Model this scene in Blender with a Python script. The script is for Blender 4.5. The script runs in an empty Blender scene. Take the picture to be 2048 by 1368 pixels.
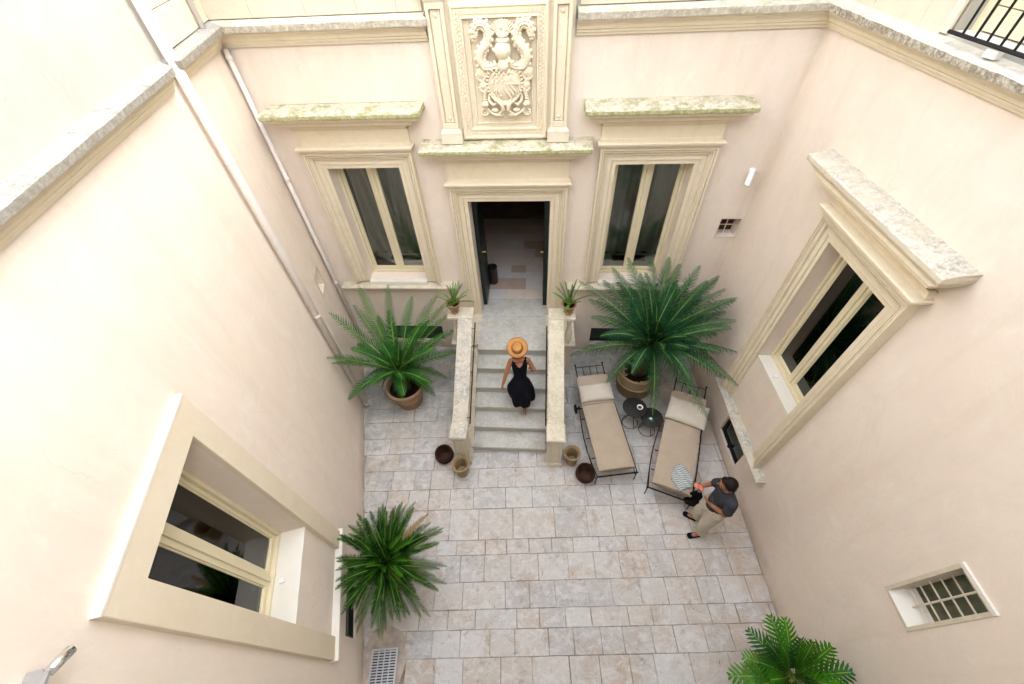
import bpy, bmesh, math, random
from mathutils import Vector, Matrix, Euler, noise
random.seed(7)
R = math.radians
scn = bpy.context.scene
col = scn.collection

# ------------------------------------------------------------------ camera, sky, sun, exposure
cam_d = bpy.data.cameras.new('camera'); cam = bpy.data.objects.new('camera', cam_d); col.objects.link(cam)
cr = Vector((0.997662, 0.055536, -0.039829)); cu = Vector((-0.015180, 0.748318, 0.663166)); cf = Vector((-0.066634, 0.661011, -0.747412))
Mx = Matrix((cr, cu, -cf)).transposed().to_4x4(); Mx.translation = Vector((0.46274, -3.11284, 6.36961))
cam.matrix_world = Mx
cam_d.sensor_width = 36; cam_d.lens = 14.1133; cam_d.clip_start = 0.05; cam_d.clip_end = 500
scn.camera = cam
SUN_EL, SUN_AZ = R(35), R(90)          # azimuth clockwise from +Y
w = bpy.data.worlds.new('World'); scn.world = w; w.use_nodes = True
nt = w.node_tree; bg = nt.nodes['Background']
sky = nt.nodes.new('ShaderNodeTexSky'); sky.sky_type = 'NISHITA'; sky.sun_disc = False
sky.sun_elevation = SUN_EL; sky.sun_rotation = SUN_AZ; sky.air_density = 1.0; sky.dust_density = 2.5; sky.ozone_density = 0.6
hs = nt.nodes.new('ShaderNodeHueSaturation'); hs.inputs['Saturation'].default_value = 0.30
nt.links.new(sky.outputs[0], hs.inputs['Color']); nt.links.new(hs.outputs[0], bg.inputs[0]); bg.inputs[1].default_value = 0.15
sd = bpy.data.lights.new('sun', 'SUN'); sun = bpy.data.objects.new('sun', sd); col.objects.link(sun)
sd.energy = 3.0; sd.angle = R(0.53); sd.color = (1.0, 0.93, 0.82)
sv = Vector((math.sin(SUN_AZ)*math.cos(SUN_EL), math.cos(SUN_AZ)*math.cos(SUN_EL), math.sin(SUN_EL)))
sun.rotation_euler = sv.to_track_quat('Z', 'Y').to_euler(); sun.location = (8, 0, 18)
scn.view_settings.view_transform = 'Standard'; scn.view_settings.look = 'None'
scn.view_settings.exposure = 3.95; scn.view_settings.gamma = 1.0; scn.view_settings.use_curve_mapping = False

# ------------------------------------------------------------------ materials
class NT:
    def __init__(s, name):
        s.m = bpy.data.materials.new(name); s.m.use_nodes = True; s.t = s.m.node_tree
        s.b = s.t.nodes['Principled BSDF']; s.out = s.t.nodes['Material Output']
    def n(s, typ, **kw):
        nd = s.t.nodes.new(typ)
        for k, v in kw.items(): setattr(nd, k, v)
        return nd
    def l(s, a, b): s.t.links.new(a, b)
    def coord(s, kind='Object', scale=(1,1,1)):
        tc = s.n('ShaderNodeTexCoord'); mp = s.n('ShaderNodeMapping'); mp.inputs['Scale'].default_value = scale
        if kind == 'World':
            g = s.n('ShaderNodeNewGeometry'); s.l(g.outputs['Position'], mp.inputs['Vector'])
        else: s.l(tc.outputs[kind], mp.inputs['Vector'])
        return mp.outputs[0]
    def noise(s, vec, scale, detail=6, rough=0.6, dist=0):
        nn = s.n('ShaderNodeTexNoise'); nn.inputs['Scale'].default_value = scale; nn.inputs['Detail'].default_value = detail
        nn.inputs['Roughness'].default_value = rough; nn.inputs['Distortion'].default_value = dist; s.l(vec, nn.inputs['Vector']); return nn.outputs['Fac']
    def ramp(s, fac, stops):
        r = s.n('ShaderNodeValToRGB'); e = r.color_ramp.elements
        while len(e) < len(stops): e.new(0.5)
        for i, (p, c) in enumerate(stops):
            e[i].position = p; e[i].color = (c, c, c, 1) if isinstance(c, (int, float)) else (*c, 1)
        s.l(fac, r.inputs[0]); return r.outputs[0]
    def mix(s, fac, a, b, mode='MIX'):
        m = s.n('ShaderNodeMix', data_type='RGBA', blend_type=mode)
        for sock, v in ((m.inputs[0], fac), (m.inputs[6], a), (m.inputs[7], b)):
            if isinstance(v, (int, float)): sock.default_value = v
            elif isinstance(v, tuple): sock.default_value = (*v, 1)
            else: s.l(v, sock)
        return m.outputs[2]
    def math(s, op, a, b=0.0):
        m = s.n('ShaderNodeMath', operation=op)
        for sock, v in ((m.inputs[0], a), (m.inputs[1], b)):
            if isinstance(v, (int, float)): sock.default_value = v
            else: s.l(v, sock)
        return m.outputs[0]
    def bump(s, h, strength=0.3, dist=0.01, prev=None):
        b = s.n('ShaderNodeBump'); b.inputs['Strength'].default_value = strength; b.inputs['Distance'].default_value = dist
        s.l(h, b.inputs['Height'])
        if prev is not None: s.l(prev, b.inputs['Normal'])
        return b.outputs[0]
    def upmask(s, lo=0.5, hi=0.8):
        g = s.n('ShaderNodeNewGeometry'); sp = s.n('ShaderNodeSeparateXYZ'); s.l(g.outputs['Normal'], sp.inputs[0])
        return s.ramp(sp.outputs[2], [(lo, 0), (hi, 1)])
    def fin(s, color=None, rough=0.8, spec=0.3, normal=None, metallic=0):
        if color is not None:
            if isinstance(color, tuple): s.b.inputs['Base Color'].default_value = (*color, 1)
            else: s.l(color, s.b.inputs['Base Color'])
        if isinstance(rough, (int, float)): s.b.inputs['Roughness'].default_value = rough
        else: s.l(rough, s.b.inputs['Roughness'])
        s.b.inputs['Specular IOR Level'].default_value = spec; s.b.inputs['Metallic'].default_value = metallic
        if normal is not None: s.l(normal, s.b.inputs['Normal'])
        return s.m

def mat_plaster(name, c1, c2, stain, grime=0.5):
    t = NT(name); v = t.coord('World')
    col_ = t.mix(t.ramp(t.noise(v, 0.9, 5), [(0.35, 0), (0.7, 1)]), c1, c2)
    trowel = t.noise(t.coord('World', (1, 1, 0.6)), 2.6, 9, 0.72, 1.6)
    col_ = t.mix(t.ramp(trowel, [(0.42, 0), (0.70, 0.9)]), col_, tuple(x*0.925 for x in c1))
    col_ = t.mix(t.ramp(t.noise(v, 1.7, 8, 0.7, 2.2), [(0.52, 0), (0.66, 0.55)]), col_, tuple(min(.8, x*1.07) for x in c1))
    st = t.noise(t.coord('World', (2.2, 2.2, 0.22)), 1.5, 8, 0.68, 0.5)
    col_ = t.mix(t.ramp(st, [(0.50, 0), (0.74, grime)]), col_, stain)
    vo = t.n('ShaderNodeTexVoronoi'); vo.feature = 'DISTANCE_TO_EDGE'; vo.inputs['Scale'].default_value = 0.55
    wp = t.n('ShaderNodeVectorMath', operation='ADD'); nz = t.n('ShaderNodeTexNoise'); nz.inputs['Scale'].default_value = 2.2; nz.inputs['Detail'].default_value = 8; t.l(v, nz.inputs['Vector'])
    t.l(v, wp.inputs[0]); t.l(nz.outputs['Color'], wp.inputs[1]); t.l(wp.outputs[0], vo.inputs['Vector'])
    crack = t.math('MULTIPLY', t.ramp(vo.outputs['Distance'], [(0.0, 1), (0.004, 0)]), t.ramp(t.noise(v, 0.8, 3), [(0.57, 0), (0.63, 0.22)]))
    col_ = t.mix(crack, col_, tuple(x*0.6 for x in stain))
    g = t.n('ShaderNodeNewGeometry'); sp = t.n('ShaderNodeSeparateXYZ'); t.l(g.outputs['Position'], sp.inputs[0])
    damp = t.math('MULTIPLY', t.ramp(sp.outputs[2], [(0.0, 0.8), (0.30, 0.0)]), t.ramp(t.noise(v, 4, 6), [(0.3, 0.2), (0.7, 1)]))
    col_ = t.mix(damp, col_, (0.40, 0.31, 0.22))
    n = t.bump(t.noise(v, 4, 7, 0.65, 1.2), 0.5, 0.012); n = t.bump(t.noise(v, 90, 3, 0.6), 0.25, 0.002, n)
    return t.fin(col_, 0.9, 0.15, n)
def mat_stone(name, c1, c2, spot, weather=0.0, wcol=((0.50,0.48,0.42),(0.10,0.095,0.07)), moss=0.0, pit=0.5, up=(0.5,0.8), lip=0.0, lipc=(0.13, 0.105, 0.065)):
    t = NT(name); v = t.coord('World')
    c = t.mix(t.ramp(t.noise(v, 2.3, 6), [(0.3, 0), (0.7, 1)]), c1, c2)
    c = t.mix(t.ramp(t.noise(v, 11, 8, 0.75, 0.6), [(0.5, 0), (0.78, 0.6)]), c, spot)
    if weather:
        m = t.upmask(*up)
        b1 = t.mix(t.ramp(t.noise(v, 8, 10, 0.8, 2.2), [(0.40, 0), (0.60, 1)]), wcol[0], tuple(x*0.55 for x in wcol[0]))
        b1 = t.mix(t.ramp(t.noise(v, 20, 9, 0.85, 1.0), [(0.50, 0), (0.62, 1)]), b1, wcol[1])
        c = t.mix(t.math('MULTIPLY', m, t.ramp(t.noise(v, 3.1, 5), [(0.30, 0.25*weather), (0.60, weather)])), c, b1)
    if moss:
        mm = t.ramp(t.noise(v, 5, 7, 0.7), [(0.48, 0), (0.62, moss)])
        c = t.mix(t.math('MULTIPLY', mm, t.upmask(-0.1, 0.4)), c, (0.17, 0.19, 0.05))
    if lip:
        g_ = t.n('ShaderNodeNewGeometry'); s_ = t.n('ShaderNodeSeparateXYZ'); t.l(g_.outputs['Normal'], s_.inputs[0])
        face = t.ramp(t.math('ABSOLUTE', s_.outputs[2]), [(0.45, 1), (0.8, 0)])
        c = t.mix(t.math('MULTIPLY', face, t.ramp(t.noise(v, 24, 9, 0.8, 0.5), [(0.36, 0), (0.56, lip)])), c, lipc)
    n = t.bump(t.noise(v, 26, 8, 0.75), pit, 0.006); n = t.bump(t.noise(v, 140, 3), 0.25, 0.001, n)
    return t.fin(c, 0.88, 0.2, n)
def mat_paver():
    t = NT('paving_limestone'); v = t.coord('World'); oi = t.n('ShaderNodeObjectInfo')
    base = t.ramp(oi.outputs['Random'], [(0.0, (0.36,0.355,0.345)), (0.18, (0.55,0.54,0.52)), (0.36, (0.49,0.425,0.365)), (0.52, (0.56,0.55,0.535)), (0.68, (0.51,0.46,0.41)), (0.82, (0.42,0.415,0.405)), (1.0, (0.54,0.49,0.435))])
    c = t.mix(t.ramp(t.noise(v, 0.8, 5), [(0.40, 0), (0.62, 0.55)]), base, (0.52, 0.50, 0.47))
    c = t.mix(t.ramp(t.noise(v, 2.2, 10, 0.75, 0.9), [(0.50, 0), (0.64, 0.75)]), c, (0.43, 0.325, 0.24))
    c = t.mix(t.ramp(t.noise(t.coord('World', (1, 1.4, 1)), 6.5, 10, 0.8, 0.7), [(0.47, 0), (0.60, 0.75)]), c, (0.62, 0.61, 0.595))
    c = t.mix(t.ramp(t.noise(v, 4.1, 10, 0.8, 0.4), [(0.55, 0), (0.66, 0.75)]), c, (0.235, 0.225, 0.215))
    c = t.mix(t.ramp(t.noise(v, 38, 7, 0.8), [(0.58, 0), (0.66, 0.75)]), c, (0.19, 0.165, 0.14))
    c = t.mix(t.ramp(t.noise(v, 55, 5, 0.8), [(0.60, 0), (0.68, 0.6)]), c, (0.68, 0.67, 0.65))
    # green-blue damp film on the strip of paving along the house and stair
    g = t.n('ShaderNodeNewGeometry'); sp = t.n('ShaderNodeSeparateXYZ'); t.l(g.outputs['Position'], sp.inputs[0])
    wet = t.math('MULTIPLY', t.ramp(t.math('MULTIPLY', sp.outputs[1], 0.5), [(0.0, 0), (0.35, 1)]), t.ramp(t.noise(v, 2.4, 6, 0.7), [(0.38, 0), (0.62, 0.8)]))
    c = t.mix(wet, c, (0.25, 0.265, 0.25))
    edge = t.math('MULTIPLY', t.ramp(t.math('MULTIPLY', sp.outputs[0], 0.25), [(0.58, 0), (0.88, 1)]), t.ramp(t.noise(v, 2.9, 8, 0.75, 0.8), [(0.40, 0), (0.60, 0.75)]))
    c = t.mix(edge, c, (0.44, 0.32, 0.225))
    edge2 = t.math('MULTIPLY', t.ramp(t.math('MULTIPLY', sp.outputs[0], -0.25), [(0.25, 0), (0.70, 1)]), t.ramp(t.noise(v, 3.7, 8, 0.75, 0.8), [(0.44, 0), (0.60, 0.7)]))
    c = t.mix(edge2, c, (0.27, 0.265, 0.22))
    n = t.bump(t.noise(v, 14, 8, 0.7), 0.5, 0.008); n = t.bump(t.noise(v, 75, 5, 0.7), 0.4, 0.002, n)
    return t.fin(c, t.ramp(t.noise(v, 6, 5), [(0.3, 0.55), (0.7, 0.85)]), 0.3, n)
def mat_simple(name, c, rough=0.6, spec=0.4, metallic=0, var=0.12, scale=8, bump=0.15, bscale=40, kind='Object', dist=0.003):
    t = NT(name); v = t.coord(kind)
    cc = t.mix(t.ramp(t.noise(v, scale, 6, 0.65), [(0.3, 0), (0.7, 1)]), tuple(x*(1-var) for x in c), tuple(min(1, x*(1+var)) for x in c))
    n = t.bump(t.noise(v, bscale, 5), bump, dist) if bump else None
    return t.fin(cc, rough, spec, n, metallic)
def mat_terracotta(name, c, dark):
    t = NT(name); v = t.coord('World')
    cc = t.mix(t.ramp(t.noise(v, 6, 7, 0.7), [(0.3, 0), (0.7, 1)]), c, dark)
    cc = t.mix(t.ramp(t.noise(v, 17, 8, 0.75), [(0.52, 0), (0.72, 0.6)]), cc, (0.46, 0.38, 0.28))
    return t.fin(cc, 0.85, 0.2, t.bump(t.noise(v, 50, 6), 0.3, 0.003))
def mat_leaf(name, a, b, tipc, rough=0.4):
    t = NT(name); v = t.coord('World'); oi = t.n('ShaderNodeObjectInfo')
    c = t.mix(t.ramp(t.noise(v, 7, 3), [(0.35, 0), (0.65, 1)]), a, b)
    c = t.mix(t.math('MULTIPLY', oi.outputs['Random'], 0.45), c, tuple(x*0.6 for x in a))
    c = t.mix(t.ramp(t.noise(v, 2.6, 3), [(0.66, 0), (0.76, 0.8)]), c, tipc)
    m = t.fin(c, 0.5, 0.25)
    ts = t.n('ShaderNodeBsdfTranslucent'); t.l(t.mix(1.0, c, (1.0, 1.0, 0.5), 'MULTIPLY'), ts.inputs[0])
    mx = t.n('ShaderNodeMixShader'); mx.inputs[0].default_value = 0.16
    t.l(t.b.outputs[0], mx.inputs[1]); t.l(ts.outputs[0], mx.inputs[2]); t.l(mx.outputs[0], t.out.inputs[0])
    return m
def mat_glass(name='window_glass', tint=(0.80, 0.86, 0.84)):
    t = NT(name); tr = t.n('ShaderNodeBsdfTransparent'); tr.inputs[0].default_value = (*tint, 1)
    gl = t.n('ShaderNodeBsdfGlossy'); gl.inputs['Roughness'].default_value = 0.01
    fr = t.n('ShaderNodeFresnel'); fr.inputs[0].default_value = 1.5
    f = t.math('ADD', t.math('MULTIPLY', fr.outputs[0], 1.3), 0.015)
    mx = t.n('ShaderNodeMixShader'); t.l(f, mx.inputs[0]); t.l(tr.outputs[0], mx.inputs[1]); t.l(gl.outputs[0], mx.inputs[2])
    t.l(mx.outputs[0], t.out.inputs[0]); return t.m
def mat_weave(name, c, c2):
    t = NT(name); v = t.coord('Object'); wv = t.n('ShaderNodeTexWave', wave_type='BANDS', bands_direction='Z'); wv.inputs['Scale'].default_value = 28
    wv.inputs['Distortion'].default_value = 3; t.l(v, wv.inputs['Vector'])
    w2 = t.n('ShaderNodeTexWave', wave_type='BANDS', bands_direction='X'); w2.inputs['Scale'].default_value = 24; w2.inputs['Distortion'].default_value = 4; t.l(v, w2.inputs['Vector'])
    f = t.math('MULTIPLY', wv.outputs['Fac'], w2.outputs['Fac'])
    return t.fin(t.mix(f, c2, c), 0.7, 0.3, t.bump(f, 0.8, 0.006))
def mat_fabric(name, c, rough=0.9, wr=0.25, wscale=9, thread=220):
    t = NT(name); v = t.coord('Object')
    cc = t.mix(t.ramp(t.noise(v, 5, 4), [(0.3, 0), (0.7, 1)]), tuple(x*0.94 for x in c), tuple(min(1, x*1.05) for x in c))
    n = t.bump(t.noise(v, wscale, 4, 0.5, 1.0), wr, 0.02); n = t.bump(t.noise(v, thread, 2), 0.25, 0.001, n)
    return t.fin(cc, rough, 0.15, n)
def mat_stripes():
    t = NT('striped_wool'); v = t.coord('Object'); wv = t.n('ShaderNodeTexWave', wave_type='BANDS', bands_direction='Y'); wv.inputs['Scale'].default_value = 10.5
    wv.inputs['Distortion'].default_value = 2.2; wv.inputs['Detail'].default_value = 2; wv.inputs['Detail Scale'].default_value = 1.2; t.l(v, wv.inputs['Vector'])
    c = t.mix(t.ramp(wv.outputs['Fac'], [(0.08, 1), (0.28, 0)]), (0.52, 0.54, 0.52), (0.12, 0.15, 0.16))
    return t.fin(c, 0.95, 0.1, t.bump(wv.outputs['Fac'], 0.6, 0.008))
def mat_tile():
    t = NT('majolica_tiles'); v = t.coord('Object')
    ch = t.n('ShaderNodeTexVoronoi'); ch.inputs['Scale'].default_value = 14; ch.feature = 'DISTANCE_TO_EDGE'; ch.inputs['Randomness'].default_value = 0.35; t.l(v, ch.inputs['Vector'])
    c = t.mix(t.ramp(ch.outputs['Distance'], [(0.03, 0), (0.12, 1)]), (0.03, 0.07, 0.12), (0.30, 0.42, 0.27))
    c = t.mix(t.ramp(t.noise(v, 20, 2), [(0.58, 0), (0.63, 1)]), c, (0.16, 0.10, 0.03))
    return t.fin(c, 0.3, 0.4)
def mat_screen():
    t = NT('phone_screen'); v = t.coord('Generated')
    c = t.ramp(t.noise(v, 3.0, 2), [(0.35, (0.7, 0.05, 0.25)), (0.5, (1.0, 0.25, 0.03)), (0.62, (0.9, 0.5, 0.4)), (0.72, (0.02, 0.02, 0.05))])
    t.l(c, t.b.inputs['Emission Color']); t.b.inputs['Emission Strength'].default_value = 0.05
    return t.fin((0.02, 0.02, 0.02), 0.15, 0.5)

PL_ = mat_plaster('rose_plaster', (0.79, 0.69, 0.59), (0.78, 0.665, 0.555), (0.66, 0.53, 0.40), 0.38)
PLW = mat_plaster('pale_plaster', (0.46, 0.43, 0.38), (0.41, 0.38, 0.33), (0.58, 0.54, 0.46), 0.3)
ST = mat_stone('carved_limestone', (0.75, 0.66, 0.50), (0.71, 0.615, 0.45), (0.58, 0.48, 0.31), 0, moss=0, pit=0.22)
STW = mat_stone('weathered_limestone', (0.66, 0.59, 0.46), (0.60, 0.53, 0.40), (0.44, 0.38, 0.27), 1.0, ((0.66,0.63,0.56),(0.24,0.195,0.14)), 0.10, 0.7, (0.25, 0.6))
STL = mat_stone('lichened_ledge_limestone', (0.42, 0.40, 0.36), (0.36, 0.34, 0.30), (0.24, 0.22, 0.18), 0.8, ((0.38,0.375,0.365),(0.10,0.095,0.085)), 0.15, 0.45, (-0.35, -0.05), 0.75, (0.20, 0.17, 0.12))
STG = mat_stone('mossy_limestone', (0.68, 0.60, 0.44), (0.64, 0.56, 0.41), (0.48, 0.42, 0.27), 0.8, ((0.68,0.63,0.50),(0.13,0.115,0.07)), 0.60, 0.6, (0.25, 0.6), 0.9, (0.26, 0.28, 0.085))
STR = mat_stone('cream_ledge_limestone', (0.66, 0.62, 0.54), (0.60, 0.56, 0.48), (0.44, 0.39, 0.30), 0.6, ((0.64,0.61,0.54),(0.24,0.21,0.16)), 0.10, 0.5, (-0.35, -0.05), 0.9, (0.19, 0.15, 0.085))  # paler stone for the right ledge, browner on upright faces
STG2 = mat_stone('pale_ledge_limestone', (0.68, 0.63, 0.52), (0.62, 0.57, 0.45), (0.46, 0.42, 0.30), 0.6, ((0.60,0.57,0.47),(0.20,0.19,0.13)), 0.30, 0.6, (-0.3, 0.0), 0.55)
STP = mat_stone('pale_limestone', (0.72, 0.65, 0.52), (0.66, 0.59, 0.46), (0.54, 0.48, 0.36), 0.5, ((0.70,0.64,0.50),(0.34,0.31,0.22)), 0.25, 0.4)
STB = mat_stone('wall_block_limestone', (0.64, 0.57, 0.44), (0.58, 0.52, 0.41), (0.42, 0.37, 0.26), 0, moss=0, pit=0.5)
STEP = mat_stone('step_stone', (0.56, 0.54, 0.49), (0.50, 0.475, 0.42), (0.33, 0.31, 0.25), 0.6, ((0.60,0.60,0.57),(0.30,0.31,0.27)), 0.18, 0.5)
PAV = mat_paver()
def mat_mortar():
    t = NT('mortar'); v = t.coord('World')
    c = t.mix(t.ramp(t.noise(v, 1.3, 4), [(0.42, 0), (0.58, 1)]), (0.26, 0.20, 0.15), (0.56, 0.53, 0.48))
    c = t.mix(t.ramp(t.noise(v, 9, 6, 0.7), [(0.45, 0), (0.62, 0.8)]), c, (0.22, 0.17, 0.125))
    return t.fin(c, 0.95, 0.1, t.bump(t.noise(v, 60, 5), 0.5, 0.004))
MORT = mat_mortar()
WOOD = mat_simple('cream_paint', (0.71, 0.63, 0.43), 0.45, 0.4, 0, 0.04, 4, 0.05, 30)
WOODW = mat_simple('white_sill_paint', (0.74, 0.70, 0.62), 0.5, 0.4, 0, 0.04, 4, 0.05, 30)
PIPE = mat_simple('painted_pipe', (0.76, 0.70, 0.645), 0.5, 0.4, 0, 0.05, 3, 0.05, 30, 'World')
GREEN = mat_simple('dark_green_door_paint', (0.004, 0.011, 0.010), 0.35, 0.5, 0, 0.1, 4, 0.03)
BRASS = mat_simple('brass', (0.75, 0.52, 0.20), 0.2, 0.5, 1, 0.05, 4, 0)
IRON = mat_simple('wrought_iron', (0.018, 0.011, 0.009), 0.7, 0.2, 0.0, 0.3, 20, 0.3, 60)
BLACK = mat_simple('black_iron', (0.008, 0.008, 0.009), 0.6, 0.25, 0.0, 0.1, 20, 0.05)
TABLE = mat_simple('dark_table_top', (0.020, 0.018, 0.017), 0.6, 0.25, 0, 0.15, 12, 0.1)
STEEL = mat_simple('galvanised_steel', (0.48, 0.49, 0.50), 0.4, 0.5, 0.7, 0.12, 9, 0.1)
CHROME = mat_simple('chrome', (0.75, 0.76, 0.78), 0.12, 0.5, 1, 0.03, 4, 0)
TERRA = mat_terracotta('terracotta', (0.36, 0.22, 0.13), (0.29, 0.19, 0.12))
TERRB = mat_terracotta('buff_terracotta', (0.38, 0.25, 0.13), (0.29, 0.20, 0.115))
TERRC = mat_terracotta('aged_terracotta', (0.36, 0.255, 0.13), (0.28, 0.21, 0.12))
SOIL = mat_simple('soil', (0.016, 0.009, 0.006), 0.95, 0.1, 0, 0.6, 60, 1.0, 90, 'World', 0.02)
BARK = mat_simple('cycad_bark', (0.07, 0.045, 0.025), 0.95, 0.1, 0, 0.5, 40, 1.0, 50, 'World', 0.02)
WICK = mat_weave('brown_wicker', (0.13, 0.055, 0.026), (0.03, 0.012, 0.007))
LEAF1 = mat_leaf('cycad_leaf', (0.016, 0.095, 0.018), (0.040, 0.155, 0.014), (0.16, 0.26, 0.04))
LEAF2 = mat_leaf('blue_green_cycad_leaf', (0.014, 0.080, 0.032), (0.032, 0.125, 0.034), (0.07, 0.18, 0.05))
LEAF3 = mat_leaf('sago_leaf', (0.009, 0.048, 0.006), (0.032, 0.125, 0.008), (0.17, 0.20, 0.015))
LEAF4 = mat_leaf('fern_leaf', (0.035, 0.17, 0.008), (0.075, 0.25, 0.008), (0.17, 0.30, 0.03))
DRY = mat_leaf('dry_leaf', (0.30, 0.17, 0.02), (0.34, 0.13, 0.02), (0.16, 0.16, 0.02))
RACH = mat_simple('leaf_rib', (0.26, 0.36, 0.07), 0.5, 0.4, 0, 0.1, 10, 0)
GLASS = mat_glass()
DGLASS = mat_simple('dark_green_glass', (0.018, 0.03, 0.025), 0.12, 0.5, 0, 0.1, 3, 0)
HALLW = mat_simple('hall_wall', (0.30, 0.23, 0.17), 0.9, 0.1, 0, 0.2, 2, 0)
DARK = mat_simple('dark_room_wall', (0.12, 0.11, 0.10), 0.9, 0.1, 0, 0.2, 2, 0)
ROOM = mat_simple('room_wall', (0.74, 0.69, 0.64), 0.9, 0.1, 0, 0.1, 2, 0)
CURT = mat_fabric('grey_curtain', (0.50, 0.46, 0.44), 0.95, 0.2, 6)
CUSH = mat_fabric('tan_canvas', (0.44, 0.355, 0.265), 0.9, 0.3, 5)
PILL = mat_fabric('cream_linen', (0.60, 0.54, 0.45), 0.95, 0.5, 8)
DRESS = mat_fabric('black_linen', (0.0035, 0.004, 0.007), 0.9, 0.35, 9)
SHIRT = mat_fabric('charcoal_cotton', (0.045, 0.046, 0.054), 0.9, 0.6, 8)
TROU = mat_fabric('beige_linen', (0.52, 0.46, 0.36), 0.95, 0.6, 9)
SHOE = mat_simple('navy_canvas', (0.003, 0.006, 0.014), 0.9, 0.1, 0, 0.2, 20, 0.2)
SKIN = mat_simple('tanned_skin', (0.34, 0.145, 0.07), 0.5, 0.35, 0, 0.1, 9, 0.1, 60)
HAIR = mat_simple('dark_brown_hair', (0.008, 0.004, 0.003), 0.6, 0.2, 0, 0.4, 30, 0.6, 55)
STRAW = mat_simple('tan_straw', (0.50, 0.235, 0.075), 0.8, 0.2, 0, 0.08, 12, 0.3, 150)
BAND = mat_simple('brown_band', (0.08, 0.035, 0.02), 0.8, 0.2, 0, 0.1, 10, 0)
SAND = mat_simple('beige_leather', (0.50, 0.36, 0.26), 0.6, 0.3, 0, 0.1, 10, 0)
BAG = mat_fabric('aubergine_cloth', (0.006, 0.003, 0.005), 0.85, 0.5, 12)
WHITE = mat_simple('white_plastic', (0.78, 0.78, 0.78), 0.35, 0.5, 0, 0.03, 4, 0)
STRIPE = mat_stripes(); TILE = mat_tile(); SCREEN = mat_screen()
HALL = mat_simple('hall_floor_stone', (0.64, 0.54, 0.45), 0.5, 0.4, 0, 0.08, 3, 0.1, 40, 'World')
HALL2 = mat_simple('hall_floor_rose_stone', (0.46, 0.35, 0.27), 0.5, 0.4, 0, 0.08, 3, 0.1, 40, 'World')
HALL3 = mat_simple('hall_floor_grey_stone', (0.58, 0.56, 0.53), 0.5, 0.4, 0, 0.08, 3, 0.1, 40, 'World')

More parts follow.
